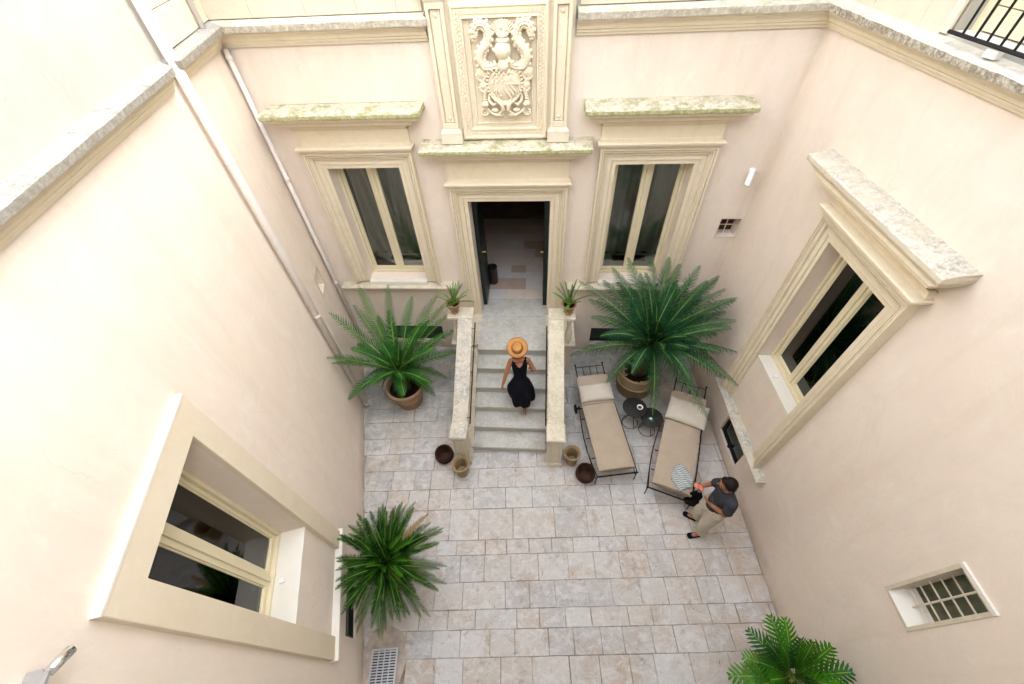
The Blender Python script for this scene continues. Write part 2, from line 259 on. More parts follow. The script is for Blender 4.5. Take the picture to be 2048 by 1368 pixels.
# ------------------------------------------------------------------ mesh helpers
class MB:
    def __init__(s): s.v = []; s.f = []; s.mi = []; s.m = 0
    def add(s, vs, fs):
        o = len(s.v); s.v += [tuple(p) for p in vs]; s.f += [tuple(i+o for i in f) for f in fs]; s.mi += [s.m]*len(fs); return s
    def box(s, a, b, ch=0.0):
        x0, y0, z0 = (min(a[i], b[i]) for i in range(3)); x1, y1, z1 = (max(a[i], b[i]) for i in range(3))
        if ch <= 0:
            return s.add([(x0,y0,z0),(x1,y0,z0),(x1,y1,z0),(x0,y1,z0),(x0,y0,z1),(x1,y0,z1),(x1,y1,z1),(x0,y1,z1)],
                  [(0,3,2,1),(4,5,6,7),(0,1,5,4),(1,2,6,5),(2,3,7,6),(3,0,4,7)])
        bm = bmesh.new(); bmesh.ops.create_cube(bm, size=1)
        for v in bm.verts: v.co = Vector(((x0+x1)/2 + v.co.x*(x1-x0), (y0+y1)/2 + v.co.y*(y1-y0), (z0+z1)/2 + v.co.z*(z1-z0)))
        bmesh.ops.bevel(bm, geom=bm.edges[:], offset=min(ch, (x1-x0)*.4, (y1-y0)*.4, (z1-z0)*.4), segments=2, affect='EDGES', profile=0.5)
        bm.verts.index_update(); s.add([v.co.copy() for v in bm.verts], [[v.index for v in f.verts] for f in bm.faces]); bm.free(); return s
    def obox(s, c, ax, ay, az, hx, hy, hz):      # oriented box
        c, ax, ay, az = map(Vector, (c, ax, ay, az)); vs = []
        for k in (-1, 1):
            for (i, j) in ((-1,-1),(1,-1),(1,1),(-1,1)): vs.append(c + ax*hx*i + ay*hy*j + az*hz*k)
        return s.add(vs, [(0,3,2,1),(4,5,6,7),(0,1,5,4),(1,2,6,5),(2,3,7,6),(3,0,4,7)])
    def tube(s, pts, rad, n=8, caps=True, closed=False):
        pts = [Vector(p) for p in pts]; N = len(pts); rs = rad if isinstance(rad, (list, tuple)) else [rad]*N
        up = None; rings = []
        for i, p in enumerate(pts):
            if closed: t = pts[(i+1) % N] - pts[i-1]
            else: t = pts[min(i+1, N-1)] - pts[max(i-1, 0)]
            t = t.normalized() if t.length > 1e-9 else Vector((0,0,1))
            if up is None: up = Vector((0,0,1)) if abs(t.z) < 0.9 else Vector((1,0,0))
            sd_ = t.cross(up).normalized(); up = sd_.cross(t).normalized()
            r = rs[i]; ry = r if not isinstance(r, tuple) else r[1]; rx = r if not isinstance(r, tuple) else r[0]
            rings.append([p + sd_*math.cos(a)*rx + up*math.sin(a)*ry for a in (2*math.pi*k/n for k in range(n))])
        vs = [q for r_ in rings for q in r_]; fs = []
        M = N if closed else N-1
        for i in range(M):
            for k in range(n):
                a = i*n+k; b = i*n+(k+1) % n; c = ((i+1) % N)*n+(k+1) % n; d = ((i+1) % N)*n+k; fs.append((a, b, c, d))
        if caps and not closed: fs += [tuple(reversed(range(n))), tuple(range((N-1)*n, N*n))]
        return s.add(vs, fs)
    def lathe(s, prof, c=(0,0,0), n=24, wob=0.0):   # prof: (r, z)
        vs = []; fs = []
        for i, (r, z) in enumerate(prof):
            for k in range(n):
                a = 2*math.pi*k/n; rr = r*(1+wob*math.sin(3*a+i)); vs.append((c[0]+rr*math.cos(a), c[1]+rr*math.sin(a), c[2]+z))
        for i in range(len(prof)-1):
            for k in range(n): fs.append((i*n+k, i*n+(k+1) % n, (i+1)*n+(k+1) % n, (i+1)*n+k))
        if prof[0][0] > 1e-4: fs.append(tuple(reversed(range(n))))
        if prof[-1][0] > 1e-4: fs.append(tuple(range((len(prof)-1)*n, len(prof)*n)))
        return s.add(vs, fs)
    def ell(s, c, r, n=14, m=9, rot=None, wob=0):
        c = Vector(c); vs = []; fs = []
        for i in range(m+1):
            th = math.pi*i/m
            for k in range(n):
                a = 2*math.pi*k/n; p = Vector((r[0]*math.sin(th)*math.cos(a), r[1]*math.sin(th)*math.sin(a), r[2]*math.cos(th)))
                if wob: p *= 1 + wob*noise.noise(p*30)
                if rot is not None: p = rot @ p
                vs.append(c+p)
        for i in range(m):
            for k in range(n): fs.append((i*n+k, (i+1)*n+k, (i+1)*n+(k+1) % n, i*n+(k+1) % n))
        return s.add(vs, fs)
    def cap(s, a, b, ra, rb, n=12, flat=1.0, up=None):    # tapered capsule with elliptic section (width=r, thick=r*flat)
        a, b = Vector(a), Vector(b); t = (b-a).normalized(); u = Vector(up) if up is not None else (Vector((0,0,1)) if abs(t.z) < 0.85 else Vector((0,1,0)))
        sd_ = t.cross(u).normalized(); u = sd_.cross(t).normalized(); rings = []
        L = (b-a).length
        for (d, k) in [(-math.sin(x), math.cos(x)) for x in (1.4, 1.0, .5)]: rings.append((a + t*d*ra*min(flat,1), ra*k))
        for j in range(5): rings.append((a.lerp(b, j/4), ra+(rb-ra)*j/4))
        for (d, k) in [(math.sin(x), math.cos(x)) for x in (.5, 1.0, 1.4)]: rings.append((b + t*d*rb*min(flat,1), rb*k))
        vs = []; fs = []
        for (p, r) in rings:
            for k in range(n): an = 2*math.pi*k/n; vs.append(p + sd_*math.cos(an)*r + u*math.sin(an)*r*flat)
        N = len(rings)
        for i in range(N-1):
            for k in range(n): fs.append((i*n+k, i*n+(k+1) % n, (i+1)*n+(k+1) % n, (i+1)*n+k))
        fs += [tuple(reversed(range(n))), tuple(range((N-1)*n, N*n))]
        return s.add(vs, fs)
    def loft(s, rings, caps=True, closed=True):
        n = len(rings[0]); vs = [q for r_ in rings for q in r_]; fs = []
        for i in range(len(rings)-1):
            for k in range(n if closed else n-1): fs.append((i*n+k, i*n+(k+1) % n, (i+1)*n+(k+1) % n, (i+1)*n+k))
        if caps and closed: fs += [tuple(reversed(range(n))), tuple(range((len(rings)-1)*n, len(rings)*n))]
        return s.add(vs, fs)
    def flare(s, x0, x1, prof, y=0.0):    # moulding with side returns: prof (protrusion, z) bottom to top
        rings = [[(x0-p, y, z), (x0-p, y-p, z), (x1+p, y-p, z), (x1+p, y, z)] for p, z in prof]
        o = len(s.v); s.loft(rings, False, False); n = 4; L = len(rings)
        s.add(rings[0], [(3,2,1,0)]); s.add(rings[-1], [(0,1,2,3)]); return s
    def capflare(s, x0, x1, y0, y1, prof):   # moulded plinth or cap on four sides
        rings = [[(x0-p, y0-p, z), (x1+p, y0-p, z), (x1+p, y1+p, z), (x0-p, y1+p, z)] for p, z in prof]
        return s.loft(rings)
    def build(s, name, mats, parent=None, smooth=False, loc=(0,0,0), rot=(0,0,0), fixn=True, kind=None, auto=None):
        me = bpy.data.meshes.new(name); me.from_pydata(s.v, [], s.f)
        if not isinstance(mats, (list, tuple)): mats = [mats]
        for m in mats: me.materials.append(m)
        if len(mats) > 1: me.polygons.foreach_set('material_index', s.mi)
        if fixn:
            bm = bmesh.new(); bm.from_mesh(me); bmesh.ops.recalc_face_normals(bm, faces=bm.faces[:]); bm.to_mesh(me); bm.free()
        if smooth or auto: me.polygons.foreach_set('use_smooth', [True]*len(me.polygons))
        if auto: me.set_sharp_from_angle(angle=R(auto))
        me.update()
        o = bpy.data.objects.new(name, me); col.objects.link(o); o.location = loc; o.rotation_euler = rot
        if parent: o.parent = parent
        if kind: o['kind'] = kind
        return o

def tag(o, label, cat, group=None):
    o['label'] = label; o['category'] = cat
    if group: o['group'] = group
    return o
def thing(name, label, cat, loc=(0,0,0), rz=0, group=None):
    o = bpy.data.objects.new(name, None); o.empty_display_size = 0.1; col.objects.link(o); o.location = loc; o.rotation_euler = (0,0,rz)
    return tag(o, label, cat, group)
def struct(o): o['kind'] = 'structure'; return o
def soft(o, width=0.006, seg=2):
    m = o.modifiers.new('bevel', 'BEVEL'); m.width = width; m.segments = seg; m.limit_method = 'ANGLE'; m.angle_limit = R(35); return o
def baked(o, mods):
    for typ, kw in mods:
        m = o.modifiers.new(typ.lower(), typ)
        for k, v in kw.items(): setattr(m, k, v)
    dg = bpy.context.evaluated_depsgraph_get(); dg.update()
    me = bpy.data.meshes.new_from_object(o.evaluated_get(dg)); old = o.data; mats = [m for m in old.materials]
    o.modifiers.clear(); o.data = me
    if not me.materials:
        for m in mats: me.materials.append(m)
    me.polygons.foreach_set('use_smooth', [True]*len(me.polygons)); me.update(); return o
def remesh(o, vox, smooth=4, fac=0.6):
    return baked(o, [('REMESH', dict(mode='VOXEL', voxel_size=vox)), ('SMOOTH', dict(iterations=smooth, factor=fac))])

# ------------------------------------------------------------------ plan of the courtyard (local wall frames: x along the wall seen from the court, y into the wall, z up)
YF = 2.36; XL, XR = -3.285, 3.45; AL, AR = R(17.0), R(1.93)
dL = Vector((math.sin(AL), -math.cos(AL), 0)); nL = Vector((math.cos(AL), math.sin(AL), 0))
dR = Vector((math.sin(AR), -math.cos(AR), 0)); nR = Vector((-math.cos(AR), -math.sin(AR), 0))
PLc = Vector((XL, YF, 0)); PRc = Vector((XR, YF, 0))
YB = -3.75
sL_end = (YF-YB)/math.cos(AL); sR_end = (YF-YB)/math.cos(AR)
cL_end = PLc + dL*sL_end; cR_end = PRc + dR*sR_end
WTOP, WTOP_R, WTOP_B = 8.6, 11.9, 8.0; ZC = 5.30  # unseen wall tops, heights set to block sun and low sky, right one most

front = thing('front_facade', 'rose plaster courtyard front with stone doorway, two tall windows and carved arms above the stair', 'facade', (0, YF, 0), 0)
left = thing('left_facade', 'left courtyard wall of rose plaster with one wide flat-framed window', 'facade', tuple(PLc), math.atan2(-dL.y, -dL.x))
right = thing('right_facade', 'right courtyard wall of warm plaster with hooded window and small barred window', 'facade', tuple(PRc), math.atan2(dR.y, dR.x))
rear = thing('rear_facade', 'plain plaster wall closing the courtyard under the viewpoint', 'facade', tuple(cR_end), math.pi)

def wall_panel(x0, x1, z0, z1, holes, reveal=0.3):
    """holes: (hx0,hx1,hz0,hz1[,depth])"""
    mb = MB(); xs = sorted({x0, x1, *[h[0] for h in holes], *[h[1] for h in holes]}); zs = sorted({z0, z1, *[h[2] for h in holes], *[h[3] for h in holes]})
    for i in range(len(xs)-1):
        for j in range(len(zs)-1):
            cx, cz = (xs[i]+xs[i+1])/2, (zs[j]+zs[j+1])/2
            if any(h[0] < cx < h[1] and h[2] < cz < h[3] for h in holes): continue
            mb.add([(xs[i],0,zs[j]),(xs[i+1],0,zs[j]),(xs[i+1],0,zs[j+1]),(xs[i],0,zs[j+1])], [(0,1,2,3)])
    for h in holes:
        d = h[4] if len(h) > 4 else reveal; a, b, c, e = h[:4]
        mb.add([(a,0,c),(a,d,c),(a,d,e),(a,0,e)], [(0,1,2,3)]); mb.add([(b,0,c),(b,d,c),(b,d,e),(b,0,e)], [(3,2,1,0)])
        mb.add([(a,0,c),(b,0,c),(b,d,c),(a,d,c)], [(0,1,2,3)]); mb.add([(a,0,e),(b,0,e),(b,d,e),(a,d,e)], [(3,2,1,0)])
    return mb
def room_box(parent, x0, x1, z0, z1, y0=0.02, y1=2.2, mat=None, pad=0.5, name='room_interior', zfloor=None):
    a, b, c, e = x0-pad, x1+pad, (z0-pad if zfloor is None else zfloor), z1+pad
    mb = MB(); v = [(a,y0,c),(b,y0,c),(b,y1,c),(a,y1,c),(a,y0,e),(b,y0,e),(b,y1,e),(a,y1,e)]
    mb.add(v, [(0,1,2,3),(4,7,6,5),(0,3,7,4),(1,5,6,2),(3,2,6,7)])
    return mb.build(name, mat or ROOM, parent, fixn=False)

# openings
FW_L = (-2.56, -1.52, 1.86, 3.86); FW_R = (1.46, 2.49, 1.86, 3.86); DOOR = (-0.62, 0.60, 1.02, 3.34)
front_holes = [(*FW_L, .30), (*FW_R, .30), (*DOOR, .40), (3.14, 3.43, 2.70, 3.01, .22), (1.48, 2.46, 0.16, 0.63, .16), (-2.56, -1.48, 0.16, 0.63, .16)]
wall_panel(XL-0.02, XR+0.02, -.3, 5.42, front_holes).build('plaster_wall', PL_, front)
wall_panel(XL-0.02, XR+0.02, 5.42, WTOP, []).build('upper_wall', PLW, front)
LW = (-5.34, -4.44, 1.97, 3.92)
left_holes = [(*LW, .34), (-0.80, -0.47, 2.11, 2.44, .12), (-5.28, -4.45, 0.30, 0.66, .10)]
wall_panel(-sL_end-0.05, 0.02, -.3, 5.42, left_holes).build('plaster_wall', PL_, left)
wall_panel(-sL_end-0.05, 0.02, 5.42, WTOP, []).build('upper_wall', PLW, left)
RW = (1.74, 2.72, 1.95, 3.80); RS = (4.58, 4.85, 2.10, 2.94)
UPW = (1.56, 3.4, 5.52, 7.7)
right_holes = [(*RW, .26), (*RS, .26), (1.91, 2.58, 0.22, 0.66, .10)]
wall_panel(-0.02, sR_end+0.05, -.3, 5.42, right_holes).build('plaster_wall', PL_, right)
wall_panel(-0.02, sR_end+0.05, 5.42, WTOP_R, [(*UPW, .25)]).build('upper_wall', PLW, right)
wall_panel(0, (cR_end-cL_end).length, -.3, WTOP_B, []).build('plaster_wall', PLW, rear)
for (o, a, b) in ((front, XL-.5, XR+.5), (left, -sL_end-.5, .5), (right, -.5, sR_end+.5), (rear, -.5, (cR_end-cL_end).length+.5)):
    tz = WTOP_R if o is right else (WTOP_B if o is rear else WTOP)
    MB().box((a, 0.03, tz-.25), (b, .5, tz+.06)).build('wall_coping', STW, o)

# ground sheet and sky reach
g = MB(); g.add([(-60,-60,-.02),(60,-60,-.02),(60,60,-.02),(-60,60,-.02)], [(0,1,2,3)]); struct(g.build('ground', MORT))

# ------------------------------------------------------------------ mitred string course round the court
def offset_path(path, d):
    out = []; P = [Vector((p[0], p[1])) for p in path]
    for i, p in enumerate(P):
        def nrm(a, b): t = (b-a).normalized(); return Vector((t.y, -t.x))
        if i == 0: out.append(p + nrm(P[0], P[1])*d)
        elif i == len(P)-1: out.append(p + nrm(P[-2], P[-1])*d)
        else:
            n1, n2 = nrm(P[i-1], p), nrm(p, P[i+1]); bis = (n1+n2).normalized(); out.append(p + bis*d/max(0.3, bis.dot(n1)))
    return out
path = [cL_end, PLc, PRc, cR_end]
CPROF = [(0.0, 5.285), (0.045, 5.285), (0.05, 5.31), (0.075, 5.315), (0.08, 5.335), (0.10, 5.345), (0.115, 5.375), (0.15, 5.405), (0.185, 5.415), (0.19, 5.435), (0.235, 5.44), (0.24, 5.50), (0.225, 5.51), (0.0, 5.535)]
offs = {p: offset_path(path, p) for p, z in CPROF}
def cornice(parent, i, brk=None):
    inv = parent.matrix_basis.inverted() if False else (Matrix.Translation(parent.location) @ Euler(parent.rotation_euler).to_matrix().to_4x4()).inverted()
    segs = [(0, 1)] if brk is None else [(0, brk[0]), (brk[1], 1)]
    for a, b in segs:
        N = max(6, int(150*(b-a)));
        for mid in (0, 1):
            prof = CPROF[:10] if mid == 0 else CPROF[9:]
            rings = []
            for k in range(N+1):
                t = a + (b-a)*k/N; ring = []
                for (p, z) in prof:
                    q0, q1 = offs[p][i], offs[p][i+1]
                    if brk is not None:      # keep breaks square to the wall
                        x = (q0.x + (q1.x-q0.x)*t) if k not in (0, N) or (a == 0 and k == 0) or (b == 1 and k == N) else path[i].x + (path[i+1].x-path[i].x)*t
                        y = q0.y + (q1.y-q0.y)*t
                    else: x, y = q0.x+(q1.x-q0.x)*t, q0.y+(q1.y-q0.y)*t
                    v = Vector((x, y, z))
                    if mid == 1 and p > 0.1:
                        ch = noise.noise(Vector((x*6, y*6, z*3)))*0.004 + noise.noise(Vector((x*28, y*28, z*9)))*0.0045; v.z += ch; v.x += ch*0.5; v.y += ch*0.5
                    base = path[i].lerp(path[i+1], t); Lw = (path[i+1]-path[i]).length      # the course is shallower along the side walls
                    dist = (1-t)*Lw if i == 0 else t*Lw; bl = min(1, dist/4.5)
                    if i == 0: f_ = .70-.22*bl; v.z = 5.525-(5.525-v.z)*(1-.33*bl)
                    elif i == 2: f_ = .70-.06*bl; v.z = 5.285+(v.z-5.285)*(1-.34*bl)
                    else: f_ = .70
                    v.x = base.x+(v.x-base.x)*f_; v.y = base.y+(v.y-base.y)*f_
                    ring.append(inv @ v)
                rings.append(ring)
            mb = MB(); mb.loft(rings, False, False); mb.add(rings[0], [tuple(range(len(prof)))]); mb.add(rings[-1], [tuple(reversed(range(len(prof))))])
            mb.build('string_course_moulding' if mid == 0 else 'string_course_ledge', ST if mid == 0 else (STL, STG2, STR)[i], parent)
LX = XR-XL
cornice(left, 0, (1-1.668/sL_end, 1-1.532/sL_end)); cornice(front, 1, ((-0.82-XL)/LX, (0.82-XL)/LX)); cornice(right, 2)

# upper ashlar: separate blocks above the string course
def blocks(parent, x0, x1, z0, rows, avoid=None):
    z = z0
    for r_ in range(rows):
        h = 0.27; x = x0 + 0.0
        while x < x1-0.02:
            wd = random.uniform(0.42, 0.72); xe = min(x+wd, x1)
            if x1-xe < 0.15: xe = x1
            if not (avoid and x < avoid[1] and xe > avoid[0] and z+h > avoid[2]):
                o = MB().box((x+.002, -0.022+random.uniform(-.004,.004), z+.002), (xe-.002, 0.05, z+h-.003), 0.005).build('stone_block', STB, parent)
            elif x < avoid[0]-0.05 and z+h > avoid[2]:
                MB().box((x+.002, -0.022, z+.002), (avoid[0]-0.07, 0.05, z+h-.003), 0.005).build('stone_block', STB, parent)
            x = xe
        z += h
blocks(front, XL+0.02, -0.84, 5.54, 2); blocks(front, 0.84, XR-0.02, 5.54, 2)
blocks(right, 0.03, 4.4, 5.47, 4, (1.56, 9, 5.4)); blocks(left, -1.45, -0.03, 5.54, 3)

# ------------------------------------------------------------------ moulded surrounds, hoods, windows
ARCH = [(0.0, 0.005), (0.0, -0.040), (0.054, -0.040), (0.055, -0.034), (0.060, -0.034), (0.061, -0.054), (0.068, -0.054), (0.069, -0.050), (0.130, -0.050), (0.131, -0.044), (0.137, -0.044), (0.139, -0.078), (0.150, -0.080), (0.152, -0.066), (0.160, -0.064), (0.178, -0.080), (0.182, -0.102), (0.196, -0.104), (0.198, -0.088), (0.206, -0.088), (0.208, -0.112), (0.234, -0.114), (0.235, 0.005)]
def surround(parent, x0, x1, z0, z1, prof=ARCH, sc=1.0, name='stone_surround', mat=None, zb=None):
    zb = z0 if zb is None else zb; rings = []
    for (w_, d) in prof:
        w2 = w_*sc; rings.append([(x0-w2, d, zb), (x0-w2, d, z1+w2), (x1+w2, d, z1+w2), (x1+w2, d, zb)])
    parts = []
    for (i, j) in ((0, 1), (1, 2), (2, 3)):
        mb = MB(); rr = [[r_[i], r_[j]] for r_ in rings]; vs = [q for r_ in rr for q in r_]
        mb.add(vs, [(2*k, 2*k+1, 2*k+3, 2*k+2) for k in range(len(rr)-1)])
        if j != 2 or True:
            mb.add([r_[0] for r_ in rr], [tuple(range(len(rr)))]); mb.add([r_[1] for r_ in rr], [tuple(range(len(rr)))])
        parts.append(mb.build('lintel' if i == 1 else 'jamb', mat or ST, parent))
    return parts
def hood(parent, x0, x1, zt, lipx0, lipx1, ztop, mat_lip=None, out=0.30):
    """crown moulding over the architrave, plain frieze, projecting cornice; zt = top of architrave"""
    MB().flare(x0+.105, x1-.105, [(0.116, zt+.001), (0.120, zt+.012), (0.135, zt+.020), (0.136, zt+.030), (0.148, zt+.034), (0.150, zt+.050), (0.165, zt+.056), (0.168, zt+.078), (0.155, zt+.088), (0.08, zt+.10)]).build('crown_moulding', ST, parent)
    ff = 0.055
    o = MB().flare(x0+.035, x1-.035, [(ff+.02, zt+.10), (ff, zt+.115), (ff, ztop-.285), (ff+.015, ztop-.27)]); o.build('frieze', ST, parent)
    e0 = (x0+.035)-lipx0; e1 = lipx1-(x1-.035)
    def fl(prof, mat, name, chip=False):
        N = 60; rings = []
        for (p, z, fr) in prof:
            ring = [(x0+.035-e0*fr, 0, z)]
            for k in range(N+1):
                x = (x0+.035-e0*fr) + ((x1-.035+e1*fr)-(x0+.035-e0*fr))*k/N; dz = 0
                if chip: dz = noise.noise(Vector((x*8, p*11, z*3+parent.location.x)))*0.006 + noise.noise(Vector((x*26, p*25, z)))*0.007
                ring.append((x, -p-dz*.6, z+dz))
            ring.append((x1-.035+e1*fr, 0, z)); rings.append(ring)
        mb = MB(); mb.loft(rings, False, False); mb.add(rings[0], [tuple(range(len(rings[0])))]); mb.add(rings[-1], [tuple(range(len(rings[-1])))])
        mb.build(name, mat, parent)
    fl([(ff+.015, ztop-.27, .05), (ff+.03, ztop-.262, .12), (ff+.05, ztop-.235, .22), (ff+.085, ztop-.205, .38), (ff+.09, ztop-.19, .42), (ff+.13, ztop-.185, .55), (ff+.135, ztop-.155, .57), (ff+.145, ztop-.15, .62), (out-.06, ztop-.125, .80), (out-.04, ztop-.115, .86), (out-.035, ztop-.085, .88)], ST, 'hood_moulding')
    fl([(out-.035, ztop-.084, .88), (out-.005, ztop-.08, .97), (out, ztop-.065, 1.0), (out, ztop-.03, 1.0), (out-.02, ztop-.018, .98), (out*.5, ztop+.004, .99), (0.0, ztop+.015, 1.0)], mat_lip or STG, 'hood_ledge', True)

def casement(parent, x0, x1, z0, z1, y, stile=0.075, mid=0.13, name='window', glass=None, rails=()):
    """two-leaf timber window standing at depth y; parts: frame, two sashes, two panes"""
    w_ = MB(); f = 0.035
    w_.box((x0, y-.03, z0), (x0+f, y+.05, z1)); w_.box((x1-f, y-.03, z0), (x1, y+.05, z1)); w_.box((x0+f, y-.03, z1-f), (x1-f, y+.05, z1)); w_.box((x0+f, y-.035, z0), (x1-f, y+.05, z0+f))
    W = soft(w_.build(name, WOOD, parent), 0.004)
    xm = (x0+x1)/2
    for (a, b, st) in ((x0+f+.002, xm-.001, 0), (xm+.001, x1-f-.002, 1)):
        sa, sb = (stile-f, mid/2) if st == 0 else (mid/2, stile-f)
        if st == 0: ra, rb = stile-f, mid/2
        s_ = MB(); zz0, zz1 = z0+f+.002, z1-f-.002; t = 0.055
        s_.box((a, y, zz0), (a+sa, y+.045, zz1)); s_.box((b-sb, y, zz0), (b, y+.045, zz1)); s_.box((a+sa, y+.001, zz1-t), (b-sb, y+.044, zz1)); s_.box((a+sa, y+.001, zz0), (b-sb, y+.044, zz0+t))
        for bead in (0.012,):       # glazing bead step
            s_.box((a+sa, y+.012, zz0+t), (a+sa+bead, y+.04, zz1-t)); s_.box((b-sb-bead, y+.012, zz0+t), (b-sb, y+.04, zz1-t))
            s_.box((a+sa+bead, y+.012, zz0+t), (b-sb-bead, y+.04, zz0+t+bead)); s_.box((a+sa+bead, y+.012, zz1-t-bead), (b-sb-bead, y+.04, zz1-t))
        for rz in rails: s_.box((a+sa, y+.005, rz-.02), (b-sb, y+.04, rz+.02))
        soft(s_.build('sash', WOOD, W), 0.004)
        p = MB().box((a+sa+.013, y+.022, zz0+t+.013), (b-sb-.013, y+.028, zz1-t-.013)); p.build('pane', glass or GLASS, W)
    MB().box((xm-.022, y-.018, z0+f+.01), (xm+.022, y+.002, z1-f-.01)).build('meeting_strip', WOOD, W)
    return W

def curtain(parent, fn, name='curtain', mat=None, nu=60, nv=24):
    mb = MB(); vs = [fn(i/nu, j/nv) for j in range(nv+1) for i in range(nu+1)]
    mb.add(vs, [(j*(nu+1)+i, j*(nu+1)+i+1, (j+1)*(nu+1)+i+1, (j+1)*(nu+1)+i) for j in range(nv) for i in range(nu)])
    return mb.build(name, mat or CURT, parent, smooth=True, fixn=False)

# --- front windows
for k, (W, lip) in enumerate(((FW_L, (-3.05, -1.01, 4.655)), (FW_R, (0.97, 2.95, 4.635)))):
    x0, x1, z0, z1 = W
    surround(front, x0, x1, z0, z1, zb=z0-.02)
    hood(front, x0-.22, x1+.22, z1+.235, lip[0], lip[1], lip[2])
    casement(front, x0+.001, x1-.001, z0+.001, z1-.001, .205)
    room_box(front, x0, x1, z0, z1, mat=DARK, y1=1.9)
    s_ = MB().flare(x0-.36, x1+.38, [(0.12, z0-.155), (0.15, z0-.15), (0.16, z0-.13), (0.165, z0-.10), (0.155, z0-.09), (0.0, z0-.075)])
    soft(s_.build('window_sill', STP, front), 0.006)
    MB().box((x0+.001, -.09, z0-.08), (x1-.001, .20, z0-.012), .01).build('sill_block', WOODW, front)
    MB().box((x0-.02, .26, z0-.14), (x1+.02, .62, z0+.09), .01).build('inner_sill', WOODW, front)
    gr = MB().box((x0+.28, .38, z0+.091), (x1-.18, .54, z0+.096)); 
    gr.build('radiator_grille', BAND, front)
    MB().box((x0+.50, -.07, z0-.012), (x0+.545, -.035, z0+.003), .004).build('alarm_contact', WHITE, front)
x0, x1, z0, z1 = FW_L
curtain(front, lambda u, v: (x0-.1+u*(x1-x0+.2)*0.40 + 0.28*(1-v)**3*u + .0, .62+.045*math.sin(u*26+v*2)+.05*math.sin(v*3), z0+.10+v*(z1-z0)))
curtain(front, lambda u, v: (x1+.1-(1-u)*(x1-x0+.2)*0.46 - .10*(1-v)**2*(1-u), .60+.045*math.sin(u*24)+.0, z0+.10+v*(z1-z0)))
a0, a1, b0, b1 = FW_R
curtain(front, lambda u, v: (a0-.1+u*(a1-a0+.2)*0.5 + .10*v, .60+.05*math.sin(u*17+v*1.5), b0+.10+v*(b1-b0)))
curtain(front, lambda u, v: (a1+.1-(1-u)*(a1-a0+.2)*0.46, .62+.045*math.sin(u*15), b0+.10+v*(b1-b0)))

# --- doorway
x0, x1, z0, z1 = DOOR
surround(front, x0, x1, z0, z1, zb=z0)
hood(front, x0-.22, x1+.22, z1+.235, -1.13, 1.11, 4.20)
for k, (a, b, xi) in enumerate(((x0+.004, x0+.075, x0+.076), (x1-.075, x1-.004, x1-.076))):
    lf = MB().box((a, .21, z0+.01), (b, .82, z1-.002), .004)
    for (zz0, zz1) in ((z0+.15, z0+.9), (z0+1.05, z1-.15)):
        xa = b if k == 0 else a; dx = .006 if k == 0 else -.006
        lf.box((xa, .30, zz0), (xa+dx, .73, zz1), .004)
    L_ = lf.build('door_leaf', GREEN, front)
    sg = 1 if k == 0 else -1
    kb = MB(); kb.tube([(xi, .30, 2.20), (xi+.035*sg, .30, 2.20)], .009, 8); kb.ell((xi+.045*sg, .30, 2.20), (.02, .02, .02), 10, 7); kb.tube([(xi-.001*sg, .30, 2.20), (xi+.006*sg, .30, 2.20)], .022, 12)
    kb.build('door_knob', BRASS, L_, smooth=True)
# hall beyond the doorway
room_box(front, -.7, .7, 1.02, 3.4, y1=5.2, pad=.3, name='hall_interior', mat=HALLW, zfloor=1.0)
hy = [.40, .68, .78, 1.03, 1.21, 1.45, 1.74, 2.05, 2.35, 2.65, 2.95, 3.3]
hx = [[-.9,-.2,.45,1.2], [-.9,-.62,.18,.7,1.3], [-.9,-.6,.18,.8,1.3], [-.9,.11,.75,1.3], [-.9,-.14,.17,.9,1.3], [-.9,-.3,.5,1.3], [-.9,-.27,.35,.66,1.3], [-1.2,-.5,.1,.62,1.3], [-1.2,-.8,.2,1.3], [-1.2,-.3,.5,1.3], [-1.2,-.1,.9,1.3]]
hm = {(1,1): HALL2, (4,1): HALL2, (3,0): HALL3, (6,2): HALL2, (7,2): HALL2, (2,1): HALL2, (1,2): HALL3}
for j in range(len(hy)-1):
    for i in range(len(hx[j])-1):
        if j == 1: continue
        ya = hy[j] if j != 2 else hy[1]
        if hx[j][i] > .9: continue
        MB().box((max(-.99, hx[j][i])+.001, ya+.001, .985), (min(.99, hx[j][i+1])-.001, hy[j+1]-.001, 1.022+random.uniform(-.001,.001)), .002).build('floor_slab', hm.get((j, i), HALL if (i+j) % 4 else HALL3), front)

